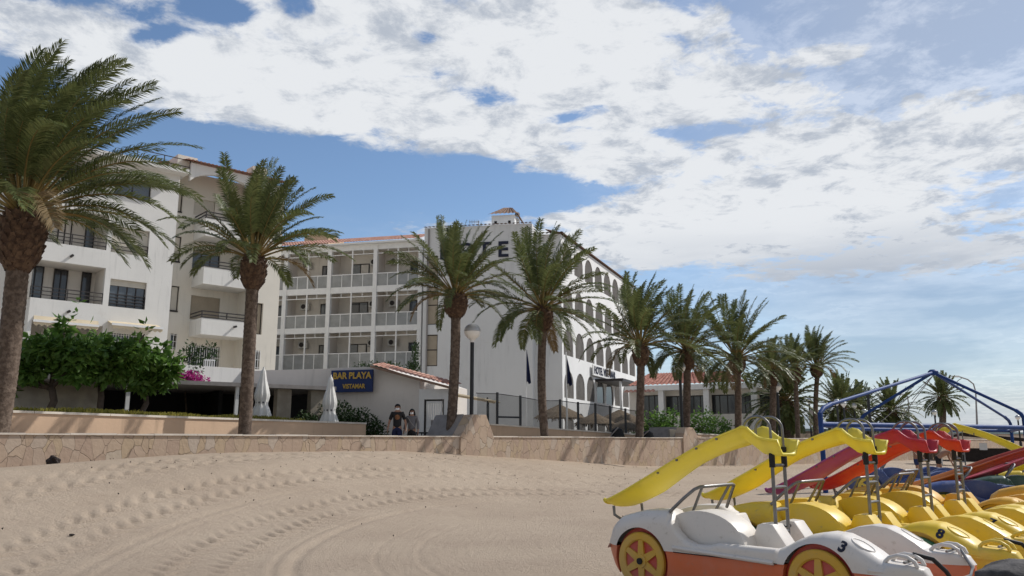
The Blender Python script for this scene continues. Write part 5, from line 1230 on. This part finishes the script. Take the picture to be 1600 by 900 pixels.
    # steel: back rail, ladder, hoops, slide bracket
    mb = MB(); mb.tube([(-.66, .10, .86), (-.52, .15, 1.00), (-.42, .22, 1.10), (-.40, .30, 1.125), (-.40, .95, 1.13), (-.42, 1.02, 1.12), (-.60, 1.14, .86)], .018, 10); mb.tube([(-.41, .36, 1.12), (-.62, .42, .77)], .016, 8); mb.tube([(-.41, .90, 1.12), (-.62, .86, .77)], .016, 8); keep('rail', mb)
    mb = MB(); LB = (.50, .755)
    for b_ in LB: mb.tube([(.345, b_, .50), (.345, b_, 1.56)], .019, 10)
    for z in (.70, .92, 1.14, 1.36): mb.tube([(.345, LB[0], z), (.345, LB[1], z)], .017, 8)
    keep('ladder', mb)
    mb = MB()
    for b_ in LB: mb.tube([(.345, b_, 1.34), (.345, b_, 1.545)], .031, 12)
    keep('sleeves', mb)
    mb = MB()
    for b_ in LB:
        pts = [(.345, b_, 1.50), (.345, b_, 1.70)] + [(.19 + .155 * math.cos(t), b_, 1.73 + .13 * math.sin(t)) for t in [math.pi * i / 10 for i in range(11)]] + [(.035, b_, 1.66)]
        mb.tube(pts, .0145, 10)
    keep('hoops', mb)
    return D
BM = boat_meshes()
def slide_mb(ea, ez, ta, tz, wlow=.60, wtop=.36, plat=True, bc=.63):
    """moulded chute: U section swept from the low end (ea,ez) up to the crest (ta,tz), then the step-down platform to the ladder"""
    path = []; n = 34; vs = []
    for i in range(n + 1):
        t = i / n
        a = ea + (ta - ea) * t
        z = ez + (tz - ez) * (t + .035 * math.sin(math.pi * t) - .035 * math.sin(2 * math.pi * t)) + (.030 * (1 - t / .10) ** 2 if t < .10 else 0)
        w_ = float(np.interp(t, [0, .04, .10, .3, .62, .8, 1], [wlow * .72, wlow * .92, wlow, wlow * .98, wtop * 1.08, wtop * 1.0, wtop * 1.12]))
        dp = float(np.interp(t, [0, .03, .12, .35, .65, .85, 1], [.045, .075, .115, .150, .125, .135, .145]))
        path.append((a, z, w_, dp))
    if plat:
        for k, (da, dz, w_, dp) in enumerate(((.05, .022, wtop * 1.14, .145), (.11, .008, wtop * 1.14, .16), (.17, -.045, wtop * 1.14, .15), (.23, -.09, wtop * 1.14, .15), (.28, -.105, wtop * 1.14, .15), (.36, -.115, wtop * 1.14, .145), (.45, -.125, wtop * 1.14, .14))): path.append((ta + da, tz + dz, w_, dp))
    K = 12
    th = .016; ring = []
    for q_i, (a, z, w_, dp) in enumerate(path):
        sec = []; ex = float(np.interp(q_i / n, [0, .5, .85, 1.0], [2.2, 2.3, 3.2, 6.0]))
        for j in range(K + 1):
            u = -1 + 2 * j / K; prof = abs(u) ** ex; sec.append((u * w_ / 2 * (1 - .05 * (1 - prof)), -dp * (1 - prof)))
        lip = [(w_ / 2 + .035, -.002), (w_ / 2 + .04, -.03)]; under = [(u_ * 1.0 + (.018 if u_ > 0 else -.018), z_ - .028) for u_, z_ in reversed(sec)]
        full = sec + lip + under + [(-w_ / 2 - .04, -.03), (-w_ / 2 - .035, -.002)]
        ring.append([(a, bc + q[0], z + q[1]) for q in full])
    n_ = len(ring[0]); mb = MB(); mb.add([p for r_ in ring for p in r_], [(i * n_ + j, i * n_ + (j + 1) % n_, (i + 1) * n_ + (j + 1) % n_, (i + 1) * n_ + j) for i in range(len(ring) - 1) for j in range(n_)] + [tuple(range(n_))[::-1], tuple(range((len(ring) - 1) * n_, len(ring) * n_))])
    if not False:   # rounded closing lip at the low end
        a, z, w_, dp = path[0]; mb.tube([(a - .01 - .035 * math.cos(math.pi * j / 12 - math.pi / 2) * 1.4, bc - w_ / 2 - .02 + (w_ + .04) * j / 12, z - dp * 1.02 * math.sin(math.pi * j / 12) ** .5 - .01) for j in range(13)], .024, 8)
    return mb
SL = {}
def slide_mesh(key, *a, **k):
    if key not in SL:
        o = slide_mb(*a, **k).build('slide', SLY, None, 'all'); SL[key] = o.data; bpy.data.objects.remove(o)
    return SL[key]
def pedal_boat(loc, rz, label, hull, low, slide, wheel, well, num=None, slk='std', sargs=(-1.78, .90, .02, 1.745), seat=None, rail=True, ladder=True, s=1., z=0.):
    r = thing('pedal_boat', label, 'pedal boat', (loc[0], loc[1], z), rz, 'pedal boats parked side by side'); r.scale = (s, s, s)
    def part(nm, key, m, par=None, me=None):
        d = (me or BM[key]).copy(); d.materials.clear(); d.materials.append(m); o = bpy.data.objects.new(nm, d); COL.objects.link(o); o.parent = par or r; return o
    h = part('hull', 'up', hull); part('side_rib', 'rib', hull, h); part('hull_seam', 'seam', M['blackrub'], h); part('hull', 'up_far', hull); part('lower_hull', 'low', low); part('lower_hull', 'low_far', low)
    part('deck', 'deck', hull); part('paddle_housing', 'dome', hull); part('seat', 'seat', seat or hull); part('pedal_pod', 'pod', seat or hull); part('pedal_pod', 'pod2', seat or hull)
    part('pedal_bar', 'pedal_bar', M['steel']); part('pulley', 'pulley', M['blackrub'])
    for k in ('wheel_r', 'wheel_f'): w_ = part('wheel', k, wheel); part('wheel_arch_lining', k + '_well', well, w_); part('hub_cap', k + '_cap', M['blackrub'], w_)
    part('headlight_rings', 'lights', hull); l_ = part('mooring_lugs', 'lugs', hull); part('lug_pins', 'lug_pin', M['steel'], l_)
    if rail: part('back_rail', 'rail', M['steel'])
    if slide:
        sl_ = part('slide', None, slide, me=slide_mesh(slk, *sargs))
        ea, ez = sargs[0], sargs[1]; mb = MB()
        if slk == 'std':
            mb.tube([(ea + .15, .36, ez - .04), (ea + .16, .36, .76), (ea + .24, .40, .705), (ea + .30, .50, .70), (ea + .30, .76, .70), (ea + .24, .86, .705), (ea + .16, .90, .76), (ea + .15, .90, ez - .04)], .017, 10)
        else:
            for b_ in (.42, .84): mb.tube([(ea + .3, b_, ez + .02), (ea + .3, b_, .35)], .02, 8)
        mb.build('slide_bracket', M['steel'], r, True)
        mb = MB()
        if slk == 'std':
            for i in range(5):
                t = .30 + .14 * i; a_ = ea + (sargs[2] - ea) * t; z_ = ez + (sargs[3] - ez) * (t + .035 * math.sin(math.pi * t) - .035 * math.sin(2 * math.pi * t))
                mb.lathe([(.013, -.01), (.013, .012), (.004, .016)], 8, (a_, .63 - .30 + .08 * t, z_ - .035), 'y')
            o_ = mb.build('rim_bolts', M['steel'], sl_); o_['kind'] = 'stuff'
    if ladder: part('ladder', 'ladder', M['steel']); part('ladder_sleeves', 'sleeves', M['blackrub']); part('grab_hoops', 'hoops', M['steel'])
    if num:
        for b0, sgn in ((.155, 1), ):
            bv = BVHTree.FromPolygons([v.co for v in BM['up'].vertices], [p.vertices for p in BM['up'].polygons])
            me = text_mesh(num, .135, .0, .006); n_ = Vector((.30, -.72, .62)).normalized(); ux = Vector((.80, .16, -.42)); ux = (ux - n_ * ux.dot(n_)).normalized(); uy = n_.cross(ux)
            c = Vector((1.235, .02, .68)); nm = n_
            bm = bmesh.new(); bm.from_mesh(me); bmesh.ops.subdivide_edges(bm, edges=bm.edges, cuts=1); 
            for v in bm.verts:
                p = c + ux * v.co.x + uy * v.co.y + n_ * .3; hit = bv.ray_cast(p, -n_)
                v.co = (hit[0] + hit[1] * .004 if hit[1].dot(n_) > 0 else hit[0] - hit[1] * .004) if hit[0] else p - n_ * .3
            bm.to_mesh(me); bm.free(); me.materials.clear(); me.materials.append(M['navyletter']); o = bpy.data.objects.new('number', me); COL.objects.link(o); o.parent = r
    return r
AX = math.atan2(-.719, .695); O1 = (2.07, 8.30)
def off(dx, dy): return (O1[0] + dx, O1[1] + dy)
pedal_boat(off(0, 0), AX, 'nearest white and orange pedal boat numbered 3 with a yellow slide', PLW, PLOR if False else PLO, SLY, PLWY, PLR, '3')
pedal_boat(off(1.41, 1.03), AX, 'yellow pedal boat numbered 8 with green wheels, beside the white one', PLY, PLY, SLY, PLG, PLY2, '8')
SLPU = plastic('slide_purple_plastic', (.30, .045, .16), .06, .1)
def twotone(name, c1, c2, a0, a1):
    m = glow(plastic(name, c1, .06, .1)); t = m.node_tree; G = NG(t); b = t.nodes['Principled BSDF']; l = b.inputs['Base Color'].links[0].from_socket
    sx = G.n('ShaderNodeSeparateXYZ'); t.links.new(G.n('ShaderNodeTexCoord').outputs['Object'], sx.inputs[0])
    c = G.mixc(G.ss(sx.outputs[0], a0, a1), l, (*c2, 1)); t.links.new(c, b.inputs['Base Color']); return m
SLPR = twotone('slide_purple_red_plastic', (.46, .09, .31), (.58, .045, .06), -.45, .10)
pedal_boat(off(2.60, 2.16), AX, 'yellow pedal boat numbered 7 with a purple slide turning red at the top', PLY, PLY, SLPR, PLG, PLY2, '7')
pedal_boat(off(3.66, 3.30), AX, 'yellow pedal boat numbered 9 with a red slide, fourth in the row', PLY, PLY, SLR, PLB, PLY2, '9')
pedal_boat(off(4.45, 4.75), AX, 'orange-yellow pedal boat with a bright red slide at the back of the row', PLY2, PLY2, SLR, PLB, PLY2)
SLOR = twotone('slide_orange_plastic', (.60, .20, .02), (.42, .055, .035), -1.0, .5)
AX2 = math.atan2(-.2, .98)
pedal_boat((9.0, 15.1), AX2, 'blue pedal boat with the longest slide, orange below and dark red above', PLB, PLB, SLOR, PLY, PLDG, slk='long', sargs=(-1.85, .66, 1.7, 1.72), ladder=False)
pedal_boat((11.2, 17.35), AX2, 'dark green pedal boat with a pinkish red slide behind the blue boat', PLDG, PLDG, PLPK, PLY, PLY, slk='long2', sargs=(-1.75, .72, 1.5, 1.75), ladder=False)
pedal_boat((13.3, 20.1), AX2 - .25, 'yellow pedal boat with green seats and a short yellow slide at the right edge', PLY, PLG, SLY, PLB, PLY, slk='short', sargs=(-1.4, .70, .3, 1.40), ladder=False, seat=PLDG)
pedal_boat((14.2, 25.6), math.pi - .1, 'far pedal boat whose high yellow slide runs down to the right', PLB, PLB, SLY, PLY, PLY, slk='high', sargs=(-2.3, .85, .5, 1.98), s=1.08, rail=False)
pedal_boat((10.9, 22.6), -.3, 'plain blue pedal boat without a slide, alone behind the red slides', PLB, PLB, None, PLY, PLB, rail=True, ladder=False)
pedal_boat((9.2, 13.2), AX, 'orange-yellow pedal boat half out of the frame at the right edge', PLY2, PLY2, None, PLG, PLY2, '6' if False else None, ladder=False)
# mooring rope and bent steel rods at the noses
def from_boat(o2, a, b, z): c, s_ = math.cos(AX), math.sin(AX); return Vector((o2[0] + a * c - b * s_, o2[1] + a * s_ + b * c, z))
for k, (o2, lab) in enumerate(((off(0, 0), 'black mooring rope with bent rod on the nose of the white boat'), (off(1.41, 1.03), 'black mooring rope with bent rod between the white boat side and yellow boat numbered 8'), (off(2.60, 2.16), 'black mooring rope with bent rod farthest right, on the boat numbered 7'))):
    r = thing('mooring_rope', lab, 'rope', from_boat(o2, 1.85, .3, 0), 0, 'mooring ropes'); b = Vector(r.location)
    p = [from_boat(o2, 1.74, .26, .645), from_boat(o2, 1.87, .34, .61), from_boat(o2, 1.93, .46, .50), from_boat(o2, 1.93, .60, .40), from_boat(o2, 1.92, .72, .385)]
    MB().tube([q - b for q in p], .020, 8).build('rope', M['blackrub'], r, True)
    p = [from_boat(o2, 1.93, .58, .40), from_boat(o2, 1.95, 1.0, .41), from_boat(o2, 1.93, 1.14, .46), from_boat(o2, 1.83, 1.20, .60), from_boat(o2, 1.72, 1.22, .64)]
    MB().tube([q - b for q in p], .014, 8).build('bent_rod', M['steel'], r, True)
    p = [from_boat(o2, 1.94, .62, .40), from_boat(o2, 1.95, .66, .2), from_boat(o2, 1.96, .70, .01)]
    MB().tube([q - b for q in p], .016, 8).build('rope_end', M['blackrub'], r, True)

# ------------------------------------------------------------------ people
def skin(name, J, E, m, parent, root=0, sub=2):
    """J: list of (pos, radius); E: edges"""
    me = bpy.data.meshes.new(name); me.from_pydata([tuple(j[0]) for j in J], E, []); o = bpy.data.objects.new(name, me); COL.objects.link(o)
    md = o.modifiers.new('s', 'SKIN'); md.use_smooth_shade = True
    for i, v in enumerate(me.skin_vertices[0].data): r = J[i][1]; v.radius = r if isinstance(r, tuple) else (r, r); v.use_root = (i == root)
    o.modifiers.new('u', 'SUBSURF').levels = sub
    dg = bpy.context.evaluated_depsgraph_get(); m2 = bpy.data.meshes.new_from_object(o.evaluated_get(dg)); bpy.data.objects.remove(o)
    m2.materials.clear(); m2.materials.append(m); [setattr(p, 'use_smooth', True) for p in m2.polygons]; o = bpy.data.objects.new(name, m2); COL.objects.link(o); o.parent = parent; return o
def person(loc, rz, label, H=1.75, top=None, bottom=None, hairlong=False, mask=True, bend=0., arms=((.28, .05), (.28, .05)), stride=.0, cap=False, emblem=False, bag=False):
    """faces local -y; bend pitches the trunk forward (radians)"""
    r = thing('person', label, 'person', loc, rz, 'people'); k = H / 1.75
    V = lambda x, y, z: Vector((x, y, z)) * k
    def tr(x, y, z):    # trunk space pitched about the hips
        zz = z - .93; return V(x, y * math.cos(bend) - zz * math.sin(bend), .93 + zz * math.cos(bend) + y * math.sin(bend))
    J = [(V(0, 0, .93), .135 * k), (tr(0, 0, 1.08), .12 * k), (tr(0, .01, 1.25), .14 * k), (tr(0, .01, 1.40), .12 * k), (tr(0, 0, 1.50), .055 * k), (tr(0, -.01, 1.60), .092 * k), (tr(0, -.012, 1.69), .085 * k)]
    E = [(0, 1), (1, 2), (2, 3), (3, 4), (4, 5), (5, 6)]
    def add(j, p): J.append(j); E.append((p, len(J) - 1)); return len(J) - 1
    arms_i = []; legs_i = []
    for s_, (ax, ay) in zip((-1, 1), arms):
        a = add((tr(s_ * .175, 0, 1.42), .058 * k), 3)
        if bend > .3: sh = tr(s_ * .175, 0, 1.42) / k; el = V(s_ * .20, sh.y - .05, sh.z - .28); wr = V(s_ * .20, sh.y - .16, sh.z - .50); dn = Vector((0, -.3, -.95))
        else: el = tr(s_ * (.19 + ax * .2), .02, 1.13); wr = tr(s_ * (.20 + ax * .25), -.06 - ay, .89); dn = (wr - el).normalized()
        b = add((el, .043 * k), a); c = add((wr, .028 * k), b); palm_ = wr + dn * .075 * k; h = add((palm_, (.036 * k, .02 * k)), c); arms_i.append((a, b, c))
        for f in range(5):
            ox = (-.028 + .014 * f) * k; ln = (.055, .075, .082, .076, .06)[f] * k; base_ = palm_ + Vector((0, ox, 0)) + dn * .01 * k
            tip = base_ + dn * ln + Vector((-s_ * .015 * k, 0, 0)) if f else palm_ + Vector((-s_ * .01, -.05 * k, 0)) + dn * .02 * k
            t1 = add((base_.lerp(tip, .5), .0095 * k), h); add((tip, .008 * k), t1)
    for s_ in (-1, 1):
        st = stride * s_
        a = add((V(s_ * .085, 0, .86), .098 * k), 0); b = add((V(s_ * .095, -.02 - st * .5, .50), .062 * k), a); c = add((V(s_ * .10, .02 - st, .26), .055 * k), b); d = add((V(s_ * .10, .03 - st, .08), .036 * k), c)
        e = add((V(s_ * .105, -.10 - st, .035), .034 * k), d); add((V(s_ * .11, -.17 - st, .028), .024 * k), e); legs_i.append((a, b))
    skin('body', J, E, M['skin'], r)
    hp = J[5][0]; up = (J[6][0] - J[4][0]).normalized(); fw = Vector((0, -1, 0)); fw = (fw - up * fw.dot(up)).normalized()
    # nose, ears, eyes live on the head
    mb = MB(); c = hp + up * .0; sd = Vector((1, 0, 0))
    mb.tube([c + fw * .085 * k + up * .03 * k, c + fw * .112 * k - up * .012 * k], [.009 * k, .016 * k], 8)
    for s_ in (-1, 1): mb.tube([c + sd * s_ * .088 * k + up * .02 * k, c + sd * s_ * .098 * k - up * .025 * k], [.018 * k, .012 * k], 8)
    mb.build('face', M['skin'], r, True); mb = MB()
    for s_ in (-1, 1): mb.lathe([(.001, -.012 * k), (.012 * k, 0), (.001, .012 * k)], 10, tuple(c + sd * s_ * .033 * k + fw * .086 * k + up * .028 * k))
    mb.tube([c + fw * .095 * k - up * .048 * k + sd * -.022 * k, c + fw * .095 * k - up * .048 * k + sd * .022 * k], .006 * k, 6); mb.build('eyes', M['hair'], r, True)
    bm = bmesh.new(); bmesh.ops.create_uvsphere(bm, u_segments=20, v_segments=14, radius=1)
    kill = [v for v in bm.verts if v.co.z < -.15 and v.co.y < .25 or (v.co.y < -.55 and v.co.z < .35)]; bmesh.ops.delete(bm, geom=kill, context='VERTS')
    me = bpy.data.meshes.new('hair'); bm.to_mesh(me); bm.free(); Rm = Matrix((sd, -fw, up)).transposed()
    me.transform(Matrix.Translation(hp + up * .035 * k) @ Rm.to_4x4() @ Matrix.Diagonal((.104 * k, .112 * k, .115 * k, 1))); me.materials.append(M['hair']); o = bpy.data.objects.new('hair', me); COL.objects.link(o); o.parent = r
    if hairlong:
        mb = MB(); mb.tube([hp - fw * .05 * k + up * .06 * k, hp - fw * .09 * k - up * .06 * k, hp - fw * .10 * k - up * .2 * k, hp - fw * .09 * k - up * .32 * k], [.09 * k, .10 * k, .10 * k, .03 * k], 12)
        for s_ in (-1, 1): mb.tube([hp + sd * s_ * .085 * k + up * .03 * k, hp + sd * s_ * .10 * k - up * .1 * k, hp + sd * s_ * .10 * k - up * .24 * k], [.035 * k, .04 * k, .015 * k], 8)
        mb.build('long_hair', M['hair'], r, True)
    if mask:
        bm = bmesh.new(); bmesh.ops.create_uvsphere(bm, u_segments=20, v_segments=12, radius=1); kill = [v for v in bm.verts if v.co.y > -.35 or abs(v.co.z) > .75]; bmesh.ops.delete(bm, geom=kill, context='VERTS')
        me = bpy.data.meshes.new('mask'); bm.to_mesh(me); bm.free(); me.transform(Matrix.Translation(hp - up * .030 * k + fw * .018 * k) @ Rm.to_4x4() @ Matrix.Diagonal((.088 * k, .106 * k, .058 * k, 1))); me.materials.append(M['mask']); o = bpy.data.objects.new('face_mask', me); COL.objects.link(o); o.parent = r
    if top:
        T = [(J[0][0] + Vector((0, 0, -.05)) * (0 if bend > .3 else 1), .172 * k), (J[1][0], .152 * k), (J[2][0], .168 * k), (J[3][0], .142 * k), (tr(0, 0, 1.46), .075 * k)]; Et = [(0, 1), (1, 2), (2, 3), (3, 4)]
        for (a, b, c) in arms_i:
            T.append((J[a][0], .078 * k)); Et.append((3, len(T) - 1)); T.append((J[a][0].lerp(J[b][0], .85), .066 * k)); Et.append((len(T) - 2, len(T) - 1))
            if hairlong: T.append((J[b][0].lerp(J[c][0], .8), .05 * k)); Et.append((len(T) - 2, len(T) - 1))
        skin('top', T, Et, top, r)
    if bottom:
        T = [(V(0, 0, 1.0), .150 * k), (V(0, 0, .87), .15 * k)]; Et = [(0, 1)]
        for (a, b) in legs_i:
            T.append((J[a][0], .125 * k)); Et.append((1, len(T) - 1)); T.append((J[a][0].lerp(J[b][0], .8), .10 * k)); Et.append((len(T) - 2, len(T) - 1))
        skin('shorts', T, Et, bottom, r)
    if emblem: o = MB().lathe([(.09 * k, -.006), (.09 * k, .0)], 20, tuple(J[2][0] + Vector((0.01, -.150 * k, .03 * k))), 'y').build('shirt_print', M['emblem'], r)
    if bag: MB().tube([tr(-.15, -.13, 1.42), tr(0, -.155, 1.2), tr(.17, -.08, 1.0)], .015, 6).build('bag_strap', M['bin'], r, True)
    return r
b = P(620, 690, 28.9); person((b.x, b.y, PROM), .05, 'man in black t-shirt with round print and white mask walking by the bar', 1.78, M['bag'], M['flag'], arms=((.45, .02), (.45, .02)), emblem=True, stride=.12)
b = P(643, 690, 29.1); person((b.x, b.y, PROM), -.1, 'long-haired woman in grey top and white mask walking beside the man', 1.62, M['grey'], M['bag'], hairlong=True, arms=((.3, .08), (.3, .05)), bag=True, stride=.1)
b = P(1430, 690, 34); person((b.x, b.y, .05), .8, 'bare-legged person standing on the sand behind the red slides', 1.74, None, M['navy'], mask=False, arms=((.3, .1), (.3, .1)))
b = P(1463, 690, 35.5); person((b.x, b.y, .05), 1.35, 'shirtless man in dark shorts bending forward on the sand', 1.74, None, M['bag'], mask=False, bend=1.15, stride=.16)

# every separate piece of these parts becomes a part of its own
ONE = {'mooring_lugs': 'mooring_lug', 'lug_pins': 'lug_pin', 'side_rib': 'side_rib', 'ladder_sleeves': 'ladder_sleeve', 'grab_hoops': 'grab_hoop', 'headlight_rings': 'headlight_ring', 'crossbar': 'crossbar',
       'posts': 'post', 'top_wire': 'top_wire', 'canopy_post': 'canopy_post', 'gate_frame': 'gate_frame_bar', 'gate_wall': 'gate_wall', 'eyes': 'eye', 'roof_parapet': 'roof_parapet', 'inner_shade_wall': 'inner_shade_wall', 'slide_bracket': 'slide_bracket', 'ropes': 'rope', 'long_hair': 'hair_strand'}
def islands(me):
    par = list(range(len(me.vertices)))
    def find(i):
        while par[i] != i: par[i] = par[par[i]]; i = par[i]
        return i
    for p in me.polygons:
        v = p.vertices; a = find(v[0])
        for w in v[1:]: par[find(w)] = a
    out = {}
    for p in me.polygons: out.setdefault(find(p.vertices[0]), []).append(p.index)
    return list(out.values())
for o in list(COL.objects):
    if o.type != 'MESH' or o.name.split('.')[0] not in ONE: continue
    nm = ONE[o.name.split('.')[0]]; me = o.data; isl = islands(me)
    if len(isl) < 2 or len(isl) > 12: o.name = nm; continue
    kids = [c for c in COL.objects if c.parent == o]; first = None
    for fs in isl:
        vm = {}; vs = []; F_ = []
        for fi in fs:
            t = []
            for vi in me.polygons[fi].vertices:
                if vi not in vm: vm[vi] = len(vs); vs.append(me.vertices[vi].co[:])
                t.append(vm[vi])
            F_.append(t)
        m2 = bpy.data.meshes.new(nm); m2.from_pydata(vs, [], F_); [m2.materials.append(x) for x in me.materials]
        sm = me.polygons[fs[0]].use_smooth
        if sm: [setattr(p, 'use_smooth', True) for p in m2.polygons]; m2.set_sharp_from_angle(angle=R(38))
        n = bpy.data.objects.new(nm, m2); COL.objects.link(n); n.parent = o.parent; n.location = o.location; n.rotation_euler = o.rotation_euler; n.scale = o.scale; first = first or n
    for c in kids: c.parent = first
    bpy.data.objects.remove(o)
